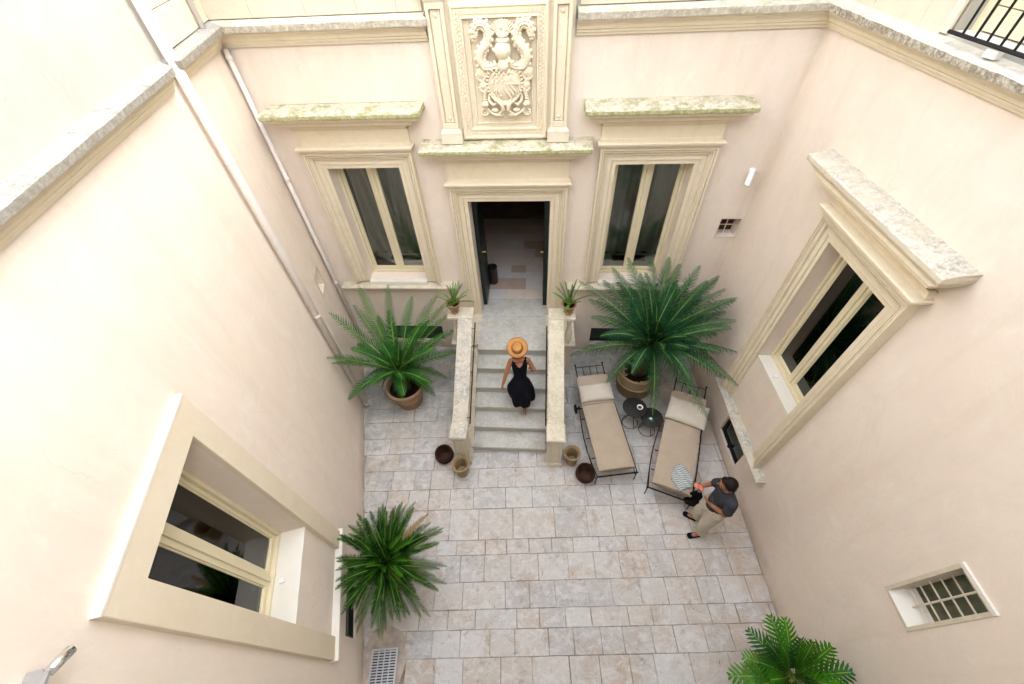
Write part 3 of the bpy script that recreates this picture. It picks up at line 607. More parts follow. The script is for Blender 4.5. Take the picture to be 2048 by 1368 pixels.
# --- raised panel with the carved coat of arms, between two pilasters
pz0, pz1 = 4.215, 6.15
MB().box((-.80, -.045, pz0), (.80, .0, pz1)).build('panel_backing', ST, front)
for cx in (-.69, .665):
    pm = MB(); pm.capflare(cx-.10, cx+.10, -.13, -.046, [(.035, pz0), (.035, pz0+.13), (.025, pz0+.14), (.012, pz0+.155), (.004, pz0+.17)]); pm.build('pilaster_base', STP, front)
    # shaft as a frame with a sunk panel
    zs0, zs1 = pz0+.171, 5.63
    sh = MB(); sh.box((cx-.10, -.125, zs0), (cx-.062, -.046, zs1)); sh.box((cx+.062, -.125, zs0), (cx+.10, -.046, zs1))
    sh.box((cx-.062, -.125, zs0), (cx+.062, -.046, zs0+.06)); sh.box((cx-.062, -.125, zs1-.06), (cx+.062, -.046, zs1))
    sh.box((cx-.062, -.092, zs0+.06), (cx+.062, -.046, zs1-.06))
    P_ = soft(sh.build('pilaster', ST, front), .004)
    ins = MB(); ins.loft([[(cx-q, -y_, zs0+.06+(.062-q)), (cx+q, -y_, zs0+.06+(.062-q)), (cx+q, -y_, zs1-.06-(.062-q)), (cx-q, -y_, zs1-.06-(.062-q))] for q, y_ in ((.054, .093), (.050, .106), (.042, .106), (.036, .098))])
    ins.build('sunk_panel_bead', ST, P_)
    for zz, s_ in ((zs0+.115, 1), (zs1-.115, -1)):
        MB().ell((cx, -.10, zz), (.022, .016, .022), 10, 7).build('boss', ST, P_, smooth=True)
    cp = MB(); cp.capflare(cx-.10, cx+.10, -.125, -.046, [(.004, zs1), (.012, zs1+.015), (.014, zs1+.04), (.035, zs1+.07), (.05, zs1+.08), (.05, zs1+.13), (0, zs1+.16)]); cp.build('pilaster_capital', STP, front)
# frames inside the panel
def rect_frame(x0, x1, z0, z1, prof, name, mat=ST):
    rings = [[(x0+w_, -d, z0+w_), (x1-w_, -d, z0+w_), (x1-w_, -d, z1-w_), (x0+w_, -d, z1-w_)] for w_, d in prof]
    return MB().loft(rings, False).build(name, mat, front)
rect_frame(-.545, .52, 4.235, 5.60, [(0, .045), (0, .075), (.012, .085), (.03, .085), (.04, .072), (.045, .07), (.105, .07), (.112, .085), (.125, .085), (.132, .06), (.135, .046)], 'outer_panel_frame')
rect_frame(-.36, .345, 4.41, 5.515, [(0, .046), (0, .056), (.012, .06), (.022, .047)], 'inner_panel_frame')
lf = MB()     # running leaf ornament carved along the frame
def ornament(p, ang, s_):
    lf.ell(p, (.010*s_, .008, .022*s_), 6, 4, Euler((0, ang, 0)).to_matrix())
zz = 4.28
while zz < 5.56:
    for xx in (-.47, .445):
        ornament((xx-.012, -.074, zz), .7, .8); ornament((xx+.012, -.074, zz+.018), -.7, .8)
    zz += .04
xx = -.44
while xx < .42:
    ornament((xx, -.074, 4.31), 1.57, .7); lf.box((xx-.016, -.085, 5.512), (xx+.012, -.07, 5.545)); xx += .045
lf.build('carved_leaf_band', ST, front, kind='stuff')
# coat of arms
CX, CZ = 0.018, 4.87
arms = MB(); 
def A(x, z, y=0): return (CX+x, -.06-y, z)
NS = 40
rings = []
for (k, y) in ((1.06, 0.0), (1.06, .05), (1.0, .065), (.94, .055), (.9, .062), (.6, .082), (.25, .092), (.02, .094)):
    rings.append([A(.185*k*math.cos(a)*(1+.03*math.cos(2*a)), CZ+.19*k*math.sin(a), y) for a in (2*math.pi*i/NS for i in range(NS))])
arms.loft(rings, False)
shield = arms.build('shield', ST, front, auto=40)
ch = MB()
for i in range(6):
    for j in range(5):
        if (i+j) % 2 == 0: ch.box(A(-.150+i*.027, CZ+.010+j*.030, .05), A(-.124+i*.027, CZ+.039+j*.030, .090+.003*i), .003)
ch.box(A(-.135, CZ+.155, .06), A(-.03, CZ+.166, .098)); ch.box(A(.0, CZ+.0, .06), A(.165, CZ+.008, .102))
ch.build('checker_relief', ST, shield)
cb = MB(); 
cb.obox(A(.045, CZ+.045, .088), (.7,0,.7), (0,1,0), (-.7,0,.7), .045, .012, .012); cb.obox(A(.105, CZ+.045, .084), (-.7,0,.7), (0,1,0), (.7,0,.7), .045, .012, .012)
cb.ell(A(.05, CZ+.12, .078), (.03, .02, .035), 10, 6); cb.ell(A(.085, CZ+.105, .07), (.022, .015, .018), 8, 5)
for q in range(3): cb.obox(A(.03+q*.038, CZ-.075+q*.018, .090), (.62,0,-.78), (0,1,0), (.78,0,.62), .078-.012*q, .012, .010)
for q in range(9):
    a = random.uniform(0, 6.28); r_ = random.uniform(.01, .055); cb.ell(A(-.085+r_*math.cos(a), CZ-.075+r_*math.sin(a), .080), (.013, .015, .013), 7, 5)
cb.build('charges', ST, shield, auto=50)
bd = MB()
for i in range(34):
    a = 2*math.pi*i/34
    if math.sin(a) > -.75: bd.box(A(.205*math.cos(a)-.014, CZ+.205*math.sin(a)-.012, .01), A(.205*math.cos(a)+.014, CZ+.205*math.sin(a)+.012, .075), .005)
bd.build('shield_border', ST, shield)
hm_ = MB(); hm_.ell(A(-.005, 5.19, .05), (.095, .085, .10), 20, 14); hm_.cap(A(-.03, 5.16, .07), A(-.105, 5.205, .07), .05, .018, 12); hm_.cap(A(.0, 5.10, .05), A(.0, 5.05, .05), .06, .075, 14)
hm_.ell(A(.055, 5.10, .07), (.035, .04, .04)); hm_.ell(A(.085, 5.075, .06), (.03, .035, .025))
hel = hm_.build('helmet', ST, front); remesh(hel, .006, 2)
tq = MB(); tq.tube([A(-.065, 5.285, .06), A(-.03, 5.28, .085), A(.03, 5.28, .085), A(.065, 5.285, .06)], .022, 10)
for i in range(9): tq.tube([A(-.06+i*.015, 5.262, .07), A(-.055+i*.015, 5.30, .09)], .006, 6)
tq.build('torse', ST, hel, smooth=True)
pl = MB()
for i in range(13):
    a = R(20+i*140/12); p0 = Vector(A(0, 5.32, .03)); tip = Vector(A(.13*math.cos(a)*1.1, 5.32+.135*math.sin(a), .02)); pl.cap(p0.lerp(tip, .3), tip, .010, .014, 8, .8)
pl.ell(A(0, 5.335, .04), (.07, .04, .045)); pl.ell(A(-.015, 5.40, .055), (.022, .022, .03)); pl.ell(A(.03, 5.375, .05), (.035, .025, .02))
pl.build('crest_plume', ST, hel, auto=60)
for sg in (-1, 1):      # acanthus mantling either side of the helm
    mt = MB(); pts = [(.30, 5.30), (.315, 5.36), (.27, 5.43), (.19, 5.42), (.15, 5.34), (.17, 5.26), (.235, 5.20), (.265, 5.12), (.225, 5.04), (.14, 5.035), (.06, 5.06)]
    P3 = [Vector(A(sg*px, pz, .045)) for px, pz in pts]; rs = [.022, .032, .038, .036, .040, .044, .050, .050, .044, .036, .026]
    sm = []; sr = []
    for i in range(len(P3)-1):
        for q in range(4):
            t = q/4; p_1 = P3[max(i-1, 0)]; p2 = P3[min(i+2, len(P3)-1)]
            sm.append(0.5*((2*P3[i]) + (P3[i+1]-p_1)*t + (2*p_1-5*P3[i]+4*P3[i+1]-p2)*t*t + (3*P3[i]-p_1-3*P3[i+1]+p2)*t**3)); sr.append(rs[i]+(rs[i+1]-rs[i])*t)
    mt.tube(sm, sr, 10)
    for i in range(2, len(sm)-1, 2):
        tg = (sm[i+1]-sm[i-1]).normalized(); nn = Vector((tg.z, 0, -tg.x))*sg
        for s2 in (-1, 1):
            c_ = sm[i] + nn*sr[i]*.98*s2 + Vector((0, -.010, 0)); mt.ell(c_, (.022+.006*math.sin(i*1.7), .014, .020), 8, 5, Euler((0, i*.7, 0)).to_matrix()); mt.ell(sm[i]+nn*sr[i]*.35*s2+Vector((0, -.03, 0)), (.010, .014, .026), 8, 5, Euler((0, math.atan2(tg.x, tg.z), 0)).to_matrix())
    for q in range(6): a = q*1.05; mt.ell(A(sg*(.315+.02*math.cos(a)), 5.315+.028*math.sin(a), .055), (.017, .017, .017), 8, 5)
    mt.build('acanthus_mantling', ST, front, auto=50)
    ac = MB()           # hanging leaves, tassels and volute beside the shield
    for (px, pz, rr, n_) in ((.27, 4.98, .062, 9), (.25, 4.85, .05, 8)):
        ac.ell(A(sg*px, pz, .03), (rr, .04, rr*1.05), 14, 9)
        for q in range(n_):
            a = R(200)+R(170)*q/n_ if sg < 0 else R(170)+R(170)*q/n_; ac.ell(A(sg*px+rr*1.0*math.cos(a), pz+rr*1.25*math.sin(a), .045), (.016, .016, .022), 8, 5)
            if q % 2 == 0: ac.tube([A(sg*px, pz+.05, .06), A(sg*px+rr*.9*math.cos(a), pz+rr*1.1*math.sin(a), .055)], .007, 6)
    ac.cap(A(sg*.225, 4.81, .035), A(sg*.25, 4.72, .035), .03, .018, 10)
    ac.build('acanthus_leaf', ST, front, auto=50)
    ts = MB(); tx = .245 if sg < 0 else .255
    for q in range(4): ts.ell(A(sg*tx, 4.755-q*.026, .04), (.018+.004*q, .02, .013), 10, 5)
    ts.ell(A(sg*tx, 4.655, .045), (.040, .035, .034), 12, 7)
    for q in range(7): ts.ell(A(sg*tx+.034*math.cos(q*.9), 4.645, .045+.03*math.sin(q*.9)), (.012, .012, .02), 6, 4)
    ts.cap(A(sg*tx, 4.63, .045), A(sg*tx, 4.60, .045), .024, .014, 8)
    ts.build('tassel', ST, front, auto=50)
    vo = MB(); sp_ = []
    for q in range(34):
        a = q*.33; r_ = .050*(1-q/38); sp_.append(A(sg*(.262)+sg*r_*math.cos(a+2.4), 4.565+r_*math.sin(a+2.4), .035))
    vo.tube(sp_, [.013-.0002*q for q in range(34)], 8); vo.build('volute', ST, front, smooth=True)
sw = MB()               # strapwork below the shield
for sg in (-1, 1):
    for (a0_, dx) in ((.165, .0), (.13, .02), (.09, .035)):
        sw.tube([A(sg*a0_*1.15, 4.77-.0*dx, .05), A(sg*(a0_*.75), 4.705, .07), A(sg*(.055-dx*.6), 4.66, .085), A(sg*(.035-dx*.4), 4.60, .085), A(sg*(.045+dx), 4.55, .06), A(sg*(.07+dx*1.5), 4.535, .05)], [.012, .014, .013, .012, .011, .01], 8)
    sw.tube([A(sg*.20, 4.76, .03), A(sg*.195, 4.69, .05), A(sg*.15, 4.645, .055), A(sg*.09, 4.665, .045)], [.014, .022, .022, .012], 8)
    sw.tube([A(sg*.24, 4.61, .03), A(sg*.19, 4.56, .04), A(sg*.12, 4.53, .05), A(sg*.03, 4.535, .05)], [.012, .016, .02, .018], 8)
    sw.ell(A(sg*.13, 4.585, .045), (.045, .025, .026), 12, 7)
sw.ell(A(0, 4.66, .06), (.05, .03, .03), 12, 7); sw.build('strapwork', ST, front, auto=50)

# --- small barred vents of the front and left wall
def vent(parent, x0, x1, z0, z1, depth, bars=True):
    t = .022; f = MB(); f.box((x0-t, -.008, z0-t), (x1+t, .004, z0)); f.box((x0-t, -.008, z1), (x1+t, .004, z1+t)); f.box((x0-t, -.008, z0), (x0, .004, z1)); f.box((x1, -.008, z0), (x1+t, .004, z1))
    V = f.build('vent_surround', STW if not bars else STP, parent)
    MB().box((x0-.02, depth, z0-.02), (x1+.02, depth+.03, z1+.02)).build('vent_back', BAND if bars else STP, V)
    if bars:
        for q in (1,): MB().tube([((x0+x1)/2, depth*.5, z0), ((x0+x1)/2, depth*.5, z1)], .007, 6).build('bar', STP, V)
        MB().tube([(x0, depth*.5, (z0+z1)/2), (x1, depth*.5, (z0+z1)/2)], .007, 6).build('bar', STP, V)
vent(front, 3.14, 3.43, 2.70, 3.01, .20)
vent(left, -.80, -.47, 2.11, 2.44, .10, False)

# --- cellar windows at the foot of the walls
def cellar(parent, x0, x1, z0, z1, d):
    f = .035; m_ = MB(); m_.box((x0, d-.03, z0), (x0+f, d+.02, z1)); m_.box((x1-f, d-.03, z0), (x1, d+.02, z1)); m_.box((x0+f, d-.03, z0), (x1-f, d+.02, z0+f)); m_.box((x0+f, d-.03, z1-f), (x1-f, d+.02, z1))
    W = m_.build('cellar_window', BLACK, parent); MB().box((x0+f, d-.005, z0+f), (x1-f, d+.002, z1-f)).build('pane', DGLASS, W)
    MB().box(((x0+x1)/2-.02, d-.055, z0+.005), ((x0+x1)/2+.02, d-.03, z0+.06), .004).build('latch', BLACK, W)
cellar(front, 1.481, 2.459, .161, .629, .12); cellar(front, -2.559, -1.481, .161, .629, .12)
cellar(left, -5.279, -4.451, .301, .659, .06); cellar(right, 1.911, 2.579, .221, .659, .07)

# --- left wall window: broad flat surround, inner reveal, white ledge below
x0, x1, z0, z1 = LW
surround(left, x0, x1, z0, z1, prof=[(0, .0), (0, -.046), (.004, -.05), (.206, -.05), (.21, -.046), (.21, .0)], zb=1.10, mat=mat_stone('cream_rendered_stone', (0.73, 0.635, 0.49), (0.68, 0.585, 0.43), (0.76, 0.69, 0.57), 0, pit=0.15))
o = MB(); o.box((x0-.215, -.054, z1+.211), (x1+.215, .0, z1+.226)); o.build('lintel_lit_edge', WOODW, left)  # white strip painted as the lit top edge of the surround
o = MB(); o.box((x0-.22, -.085, 1.055), (x1+.24, .0, 1.10), .006); o.build('window_ledge', WOODW, left)
MB().box((x0+.001, -.004, z0-.015), (x1-.001, .25, z0+.004), .003).build('sill_block', WOODW, left)
casement(left, x0+.001, x1-.001, z0+.005, z1-.001, .27, .066, .13)
room_box(left, x0, x1, z0, z1, mat=ROOM, y1=1.6, pad=.4)
MB().box((x0-.1, .36, z0-.1), (x1+.1, .62, z0+.03)).build('inner_sill', WOODW, left)
MB().box((-4.99, .80, 1.45), (-4.60, .83, 2.38)).build('tiled_splashback', TILE, left)
MB().box((-4.59, .80, 1.45), (-4.40, .83, 2.5)).build('white_panel', WOODW, left)
MB().box((x0+.40, -.001+.14, z0+.005), (x0+.445, .19, z0+.02), .004).build('alarm_contact', WHITE, left)

# --- right wall window: moulded surround, hood, sloping ledge
x0, x1, z0, z1 = RW
surround(right, x0, x1, z0, z1, sc=.9, zb=.95)
hood(right, x0-.20, x1+.20, z1+.212, 1.05, 3.09, 4.44, STW, .24)
o = MB().flare(x0-.26, x1+.27, [(.02, .85), (.10, .865), (.13, .88), (.13, .915), (.06, .949)]); soft(o.build('window_ledge', STW, right), .008)
MB().box((x0+.001, -.01, z0-.02), (x1-.001, .18, z0+.006), .003).build('sill_block', WOODW, right)
casement(right, x0+.001, x1-.001, z0+.008, z1-.001, .19, .08, .13)
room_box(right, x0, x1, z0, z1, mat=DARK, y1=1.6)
MB().box((x0+.35, .04, z0+.006), (x0+.395, .10, z0+.02), .004).build('alarm_contact', WHITE, right)
for (a, b) in ((x0+.02, x0+.50),):          # folded-back inner shutter seen through the glass
    sh = MB(); sh.box((a, .36, z0+.05), (b, .39, z1-.02))
    for (q0, q1) in ((z0+.12, z0+.62), (z0+.70, z0+1.22), (z0+1.30, z1-.1)):
        sh.box((a+.07, .350, q0), (a+.085, .36, q1)); sh.box((b-.085, .350, q0), (b-.07, .36, q1)); sh.box((a+.085, .350, q0), (b-.085, .36, q0+.015)); sh.box((a+.085, .350, q1-.015), (b-.085, .36, q1))
    sh.build('inner_shutter', mat_simple('olive_shutter', (0.30, 0.29, 0.17), .6, .3), right)
# --- right wall small barred window
x0, x1, z0, z1 = RS
f = MB(); f.box((x0-.03, -.008, z0-.03), (x1+.03, .02, z0)); f.box((x0-.03, -.008, z0), (x0, .02, z1)); f.box((x1, -.008, z0), (x1+.03, .02, z1)); f.build('small_window_surround', STW, right)
MB().box((x0-.03, -.02, z1), (x1+.03, .02, z1+.03)).build('small_window_lintel', WOODW, right)
gw = MB(); gw.add([(x0, -.005, z0), (x1, -.005, z0), (x1, .25, z0+.16), (x0, .25, z0+.16), (x0, .25, z0-.02), (x1, .25, z0-.02)], [(0,1,2,3), (3,2,5,4)]); gw.build('small_window_sill', WOODW, right)
SW = MB().box((x0, .16, z0), (x1, .18, z1)); sw_o = SW.build('small_window', mat_simple('olive_glass', (0.10, 0.11, 0.055), .2, .5, 0, .5, 4, 0), right)
for q in range(1, 7):
    zq = z0+.02+(z1-z0-.02)*q/7; MB().tube([(x0, .085, zq), (x1, .085, zq)], .007, 6).build('bar', STP, sw_o)
MB().tube([((x0+x1)/2, .085, z0+.05), ((x0+x1)/2, .085, z1)], .008, 6).build('bar', STP, sw_o)
# --- right wall upper window with cream boards behind
x0, x1, z0, z1 = UPW
o = MB().box((x0-.07, -.02, z0), (x0, .02, z1)); o.build('jamb', STP, right)
o = MB().box((x0, .0, z0-.03), (x1, .25, z0+.02), .005); o.build('upper_sill', WOODW, right)
room_box(right, x0, x1, z0, z1, y0=.02, y1=.6, pad=.25, mat=ROOM, name='upper_sun_stop')  # closed box added behind the boards to stop sun leaking through
sh = MB().box((x0+.0, .14, z0+.02), (x0+.07, .20, z1)); S_ = sh.build('shutter', WOOD, right)
z = z0+.03
while z < z1-.1:
    MB().box((x0+.085, .15, z), (x1, .175, z+.14), .004).build('board', WOOD, S_); z += .146

# ------------------------------------------------------------------ paving of the court
floor = bpy.data.objects.new('courtyard_paving', None); col.objects.link(floor); struct(floor)
poly = [cL_end, PLc, PRc, cR_end]
mb = MB(); mb.add([(p.x, p.y, -.004) for p in poly], [(3, 2, 1, 0)]); mb.build('mortar_bed', MORT, floor, fixn=False)
PH = R(4.1); cp_, sp_ = math.cos(PH), math.sin(PH)
def insidex(y, side):
    return (PLc.x + (YF-y)*math.tan(AL)) if side == 0 else (PRc.x + (YF-y)*math.tan(AR))
ROWS = {(-.273,-.601): [-2.21,-1.94,-1.57,-1.3,-.92,-.52,-.2,.09,.4,.88], (-.601,-.928): [-1.97,-1.62,-1.3,-.96,-.59,-.08,.34,.77,1.19,1.58,1.94],
 (-.928,-1.376): [-1.75,-1.3,-.93,-.49,.03,.66,1.15,1.54,1.89,2.27], (-1.376,-1.579): [-1.5,-1.09,-.8,-.38,-.07,.26,.59,.9,1.28,1.68,1.96,2.21,2.56],
 (-1.579,-1.921): [-1.45,-1.08,-.73,-.39,-.01,.38,.8,1.17,1.53,1.93,2.29,2.7,3.05], (-1.921,-2.242): [-1.4,-1.06,-.67,-.09,.24,.59,1.36,1.74,2.09,2.52,2.82],
 (-2.242,-2.462): [-1.59,-1.23,-.85,-.49,.06,.36,.7,1.04,1.52,1.83,2.27,2.58], (-2.462,-2.749): [-1.38,-1.03,-.67,-.29,.03,.46,.78,1.13,1.41,1.78,2.06,2.44,2.77],
 (-2.749,-3.08): [-1.34,-.97,-.62,-.15,.24,.7,1.07,1.44,1.74,2.18,2.65]}
bounds = [3.0, 2.62, 2.3, 1.98, 1.62, 1.3, .95, .66, .33, .03, -.273, -.601, -.928, -1.376, -1.579, -1.921, -2.242, -2.462, -2.749, -3.08, -3.42, -3.8, -4.15]
rnd = random.Random(5)
def clip(poly_, n, c):     # keep points with n.p <= c
    out = []
    for i in range(len(poly_)):
        a, b = poly_[i], poly_[(i+1) % len(poly_)]; da, db = n.dot(a)-c, n.dot(b)-c
        if da <= 0: out.append(a)
        if (da < 0) != (db < 0) and abs(da-db) > 1e-9: out.append(a + (b-a)*(da/(da-db)))
    return out
planes = [(Vector((-nL.x, -nL.y)), -Vector((nL.x, nL.y)).dot(Vector((PLc.x, PLc.y)))-.012), (Vector((-nR.x, -nR.y)), -Vector((nR.x, nR.y)).dot(Vector((PRc.x, PRc.y)))-.012), (Vector((0, 1)), YF-.01), (Vector((0, -1)), -YB-.01)]
for bi in range(len(bounds)-1):
    v1, v0 = bounds[bi], bounds[bi+1]; key = (round(v1, 3), round(v0, 3))
    us = sorted(ROWS.get(key, []))
    lo, hi = -3.9, 4.3
    if us:
        while us[0] > lo: us.insert(0, us[0]-rnd.uniform(.3, .5))
        while us[-1] < hi: us.append(us[-1]+rnd.uniform(.3, .5))
    else:
        us = [lo+rnd.uniform(0, .3)]
        while us[-1] < hi: us.append(us[-1]+rnd.uniform(.26, .62))
    for i in range(len(us)-1):
        gp = rnd.uniform(.001, .0035)
        j = lambda: rnd.uniform(-.004, .004)
        q = [Vector((us[i]+gp+j()*.4, v0+gp)), Vector((us[i+1]-gp+j()*.4, v0+gp+j()*.5)), Vector((us[i+1]-gp+j()*.4, v1-gp)), Vector((us[i]+gp+j()*.4, v1-gp+j()*.5))]
        q = [Vector((p.x*cp_-p.y*sp_, p.x*sp_+p.y*cp_)) for p in q]
        for n_, c_ in planes:
            if q: q = clip(q, n_, c_)
        if len(q) < 3: continue
        cen = sum(q, Vector((0, 0)))/len(q)
        area = abs(sum(q[k].x*q[(k+1) % len(q)].y-q[(k+1) % len(q)].x*q[k].y for k in range(len(q))))/2
        if area < .004: continue
        if all(abs(p.x) < .60 and p.y > .02 for p in q): continue            # under the stair
        if all(-1.75 < p.x < -1.1 and p.y < -2.70 for p in q): continue      # under the drain grate
        zt = .006+rnd.uniform(-.0025, .0025); n = len(q)
        # worn corners: subdivide outline and nibble it a little
        out = []
        for k in range(n):
            a, b = q[k], q[(k+1) % n]; L = (b-a).length; m_ = max(1, int(L/.12))
            for s_ in range(m_):
                p = a.lerp(b, s_/m_); 
                if s_ == 0: p = p + (cen-p).normalized()*rnd.uniform(.0, .007)
                else: p = p + (cen-p).normalized()*rnd.uniform(-.0005, .003)
                out.append(p)
        n = len(out); vs = [(p.x, p.y, -.01) for p in out] + [(p.x, p.y, zt-.0035) for p in out] + [((p+(cen-p).normalized()*.004).x, (p+(cen-p).normalized()*.004).y, zt) for p in out]
        fs = [(k, (k+1) % n, n+(k+1) % n, n+k) for k in range(n)] + [(n+k, n+(k+1) % n, 2*n+(k+1) % n, 2*n+k) for k in range(n)] + [tuple(range(2*n, 3*n))]
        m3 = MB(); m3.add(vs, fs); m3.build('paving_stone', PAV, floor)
# irregular cement patch round the drain
pp = [(-1.62,-2.55),(-1.42,-2.5),(-1.25,-2.56),(-1.16,-2.66),(-1.2,-2.72),(-1.12,-2.76),(-1.15,-2.95),(-1.18,-3.1),(-1.15,-3.4),(-1.5,-3.4),(-1.62,-3.1),(-1.72,-2.8)]
mb = MB(); vs = [(x, y, .0105) for x, y in pp]; mb.add(vs, [tuple(range(len(pp)))]); mb.build('cement_patch', mat_simple('brown_cement', (0.42, 0.355, 0.295), .95, .1, 0, .35, 5, .6, 50, 'World'), floor)
# drain grate
gt = thing('drain_grate', 'galvanised slotted drain grate set in the paving at the lower left wall', 'drain grate', (-1.40, -2.985, .012), R(7))
MB().box((-.145, -.225, -.0005), (.145, .225, .001)).build('pit_shade_sheet', BLACK, gt)  # flat black sheet standing in for the shaded hollow below the grate
gm = MB(); gm.box((-.165, -.245, .0), (.165, -.225, .016)); gm.box((-.165, .225, .0), (.165, .245, .016)); gm.box((-.165, -.225, .0), (-.145, .225, .016)); gm.box((.145, -.225, .0), (.165, .225, .016))
gm.build('frame', STEEL, gt)
bar = None
for k in range(1, 4):
    if bar is None: bar = MB().box((-.006, -.224, .003), (.006, .224, .015)).build('grate_rib', STEEL, gt)
    else: b2 = bar.copy(); col.objects.link(b2); bar_ = b2
    (bar if k == 1 else b2).location = (-.145+.29*k/4, 0, 0)
sl = MB().box((-.144, -.0075, .004), (.144, .0075, .014)).build('grate_slat', STEEL, gt); sl.location = (0, -.21, 0)
for k in range(1, 16):
    s2 = sl.copy(); col.objects.link(s2); s2.location = (0, -.21+k*.028, 0)

# ------------------------------------------------------------------ stone staircase
TR, RI = .2875, .17
stair = thing('stone_staircase', 'grey stone steps with limestone balustrades climbing to the open doorway', 'staircase', (0, 0, 0))
def chip_edge(o, amt=.004, f=9):
    for v in o.data.vertices:
        c = v.co; v.co += Vector((noise.noise(c*f), noise.noise(c*f+Vector((7,1,3))), noise.noise(c*f+Vector((3,9,1)))))*amt
def slab(x0, x1, y0, y1, z0, z1, nx=14, ch=.008):
    m_ = MB(); prof = [(y0+.02, z0), (y0+.004, z0+.008), (y0, z0+.02), (y0, z1-ch-.004), (y0+.004, z1-ch*.4), (y0+ch, z1), ((y0+y1)/2, z1), (y1, z1), (y1, z0)]
    rings = [[(x0+(x1-x0)*i/nx, y, z) for y, z in prof] for i in range(nx+1)]; return m_.loft(rings)
for k in range(1, 6):
    y0 = TR*(k-1); z1 = RI*k
    o = slab(-.615, .605, y0, y0+TR+.03, z1-.055, z1).build('step', STEP, stair, auto=40); chip_edge(o)
    MB().box((-.614, y0+.025, z1-RI-.002), (.604, y0+.07, z1-.054)).build('riser', STEP, stair)
o = slab(-.615, .605, TR*5, YF-.10, .965, 1.02).build('landing', STEP, stair, auto=40); chip_edge(o)
MB().box((-.614, TR*5+.025, .84), (.604, TR*5+.07, .966)).build('riser', STEP, stair)
MB().box((-.619, YF-.098, .96), (.599, YF+.40, 1.024), .004).build('threshold', STEP, stair)
for k, yy in enumerate((1.68, 1.98)): MB().box((-.61, yy, 1.0199), (.60, yy+.003, 1.0206)).build('slab_joint', MORT, stair)
for sg in (-1, 1):
    xi, xo = (.612, .868) if sg > 0 else (.618, .862)
    a, b = sorted((sg*xi, sg*xo))
    # stringer
    prof = [(.02, 0), (1.70, 0), (1.70, .90), (1.50, .955), (1.44, .965), (.02, .125)]
    m_ = MB(); m_.loft([[(a, y, z) for y, z in prof], [(b, y, z) for y, z in prof]]); soft(m_.build('stringer', STP, stair), .006)
    # wide base under the side of the landing
    c, d = sorted((sg*xi, sg*1.065)); MB().box((c+.004, 1.702, 0), (d-.004, YF-.002, .95)).build('landing_base', PL_, stair)
    lg = MB(); lg.capflare(c, d, 1.60, YF-.01, [(0, .951), (.035, .965), (.04, 1.0), (.03, 1.018)]); soft(lg.build('landing_ledge', STP, stair), .004)
    # handrail slab: sloping part, then the square return that carries the urn
    th = .075; rp = [(-.005, .905), (1.455, 1.765)]
    ch_ = []
    n_ = 26
    rings = []
    for i in range(n_+1):
        y = rp[0][0] + (rp[1][0]-rp[0][0])*i/n_; z = rp[0][1] + (rp[1][1]-rp[0][1])*i/n_
        cz = lambda x: noise.noise(Vector((x*9, y*9, sg)))*.003
        e = .012; rings.append([(a+.02, y, z-th), (b-.02, y, z-th), (b-.004, y, z-th+.018), (b, y, z-e+cz(b)), (b-e, y, z+cz(b)), ((a+b)/2, y, z+cz(0)), (a+e, y, z+cz(a)), (a, y, z-e+cz(a)), (a+.004, y, z-th+.018)])
    MB().loft(rings).build('handrail_slab', STW if sg < 0 else STP, stair, auto=40)
    cpm = MB(); x2 = sorted((sg*xi, sg*1.05)); cpm.capflare(x2[0], x2[1], 1.475, 1.725, [(-.02, 1.685), (-.01, 1.70), (0, 1.71), (.0, 1.755), (-.008, 1.766)]); soft(cpm.build('corner_slab', STP, stair), .004)
    # newel
    nw = MB(); nw.capflare(a+.02, b-.02, -.215, -.005, [(.022, 0), (.022, .10), (.012, .115), (0, .13), (0, .86), (.01, .868), (.014, .885)]); N_ = nw.build('newel_post', STP if sg > 0 else STW, stair); soft(N_, .004)
    q = MB(); x_0, x_1 = a+.02, b-.02
    for (e0, y_) in ((0.035, -.2155),):
        q.loft([[(x_0+e0+t_, y_-h_, .17+e0*.3+t_), (x_1-e0-t_, y_-h_, .17+e0*.3+t_), (x_1-e0-t_, y_-h_, .82-t_), (x_0+e0+t_, y_-h_, .82-t_)] for t_, h_ in ((0, 0), (.004, .009), (.014, .009), (.018, 0))], False)
    q.build('panel_moulding', STP, N_)
    cpn = MB(); cpn.capflare(a+.02, b-.02, -.225, .0, [(.012, .886), (.03, .892), (.034, .90), (.034, .93), (.026, .943), (.012, .948)]); soft(cpn.build('newel_cap', STW if sg < 0 else STP, stair), .004)
    # turned balusters under the sloping slab
    xm = (a+b)/2
    def baluster(x, y, z0, z1):
        H = z1-z0; pr = [(.052, 0), (.052, .07), (.036, .09), (.045, .12), (.062, .20), (.068, .30), (.058, .42), (.040, .56), (.030, .66), (.040, .70), (.030, .74), (.042, .82), (.048, .86), (.048, 1.0)]
        m_ = MB(); m_.lathe([(r_, z0+h*H) for r_, h in pr], (x, y, 0), 16); return m_.build('baluster', STP, stair, auto=35)
    for i in range(6):
        y = .12 + i*.235; baluster(xm, y, .125+(y-.02)*.592-.03, .905+y*.589-.07)
    m_ = baluster(sg*.965, 1.60, 1.019, 1.686); MB().box((sg*.965-.075, 1.53, 1.019), (sg*.965+.075, 1.67, 1.05)).box((sg*.965-.07, 1.535, 1.655), (sg*.965+.07, 1.665, 1.686)).build('baluster_block', STP, stair)
    # thin iron handrail on the inner side
    xr = -.578 if sg < 0 else .588; r0 = Vector((xr, .0 if sg < 0 else .03, .93 if sg < 0 else .885)); r1 = Vector((xr, 1.42, 1.71 if sg < 0 else 1.645))
    H_ = thing('iron_handrail', 'thin dark iron handrail fixed to the '+('left' if sg < 0 else 'right')+' stair balustrade', 'handrail', tuple(r0), 0, 'iron handrails of the stair')
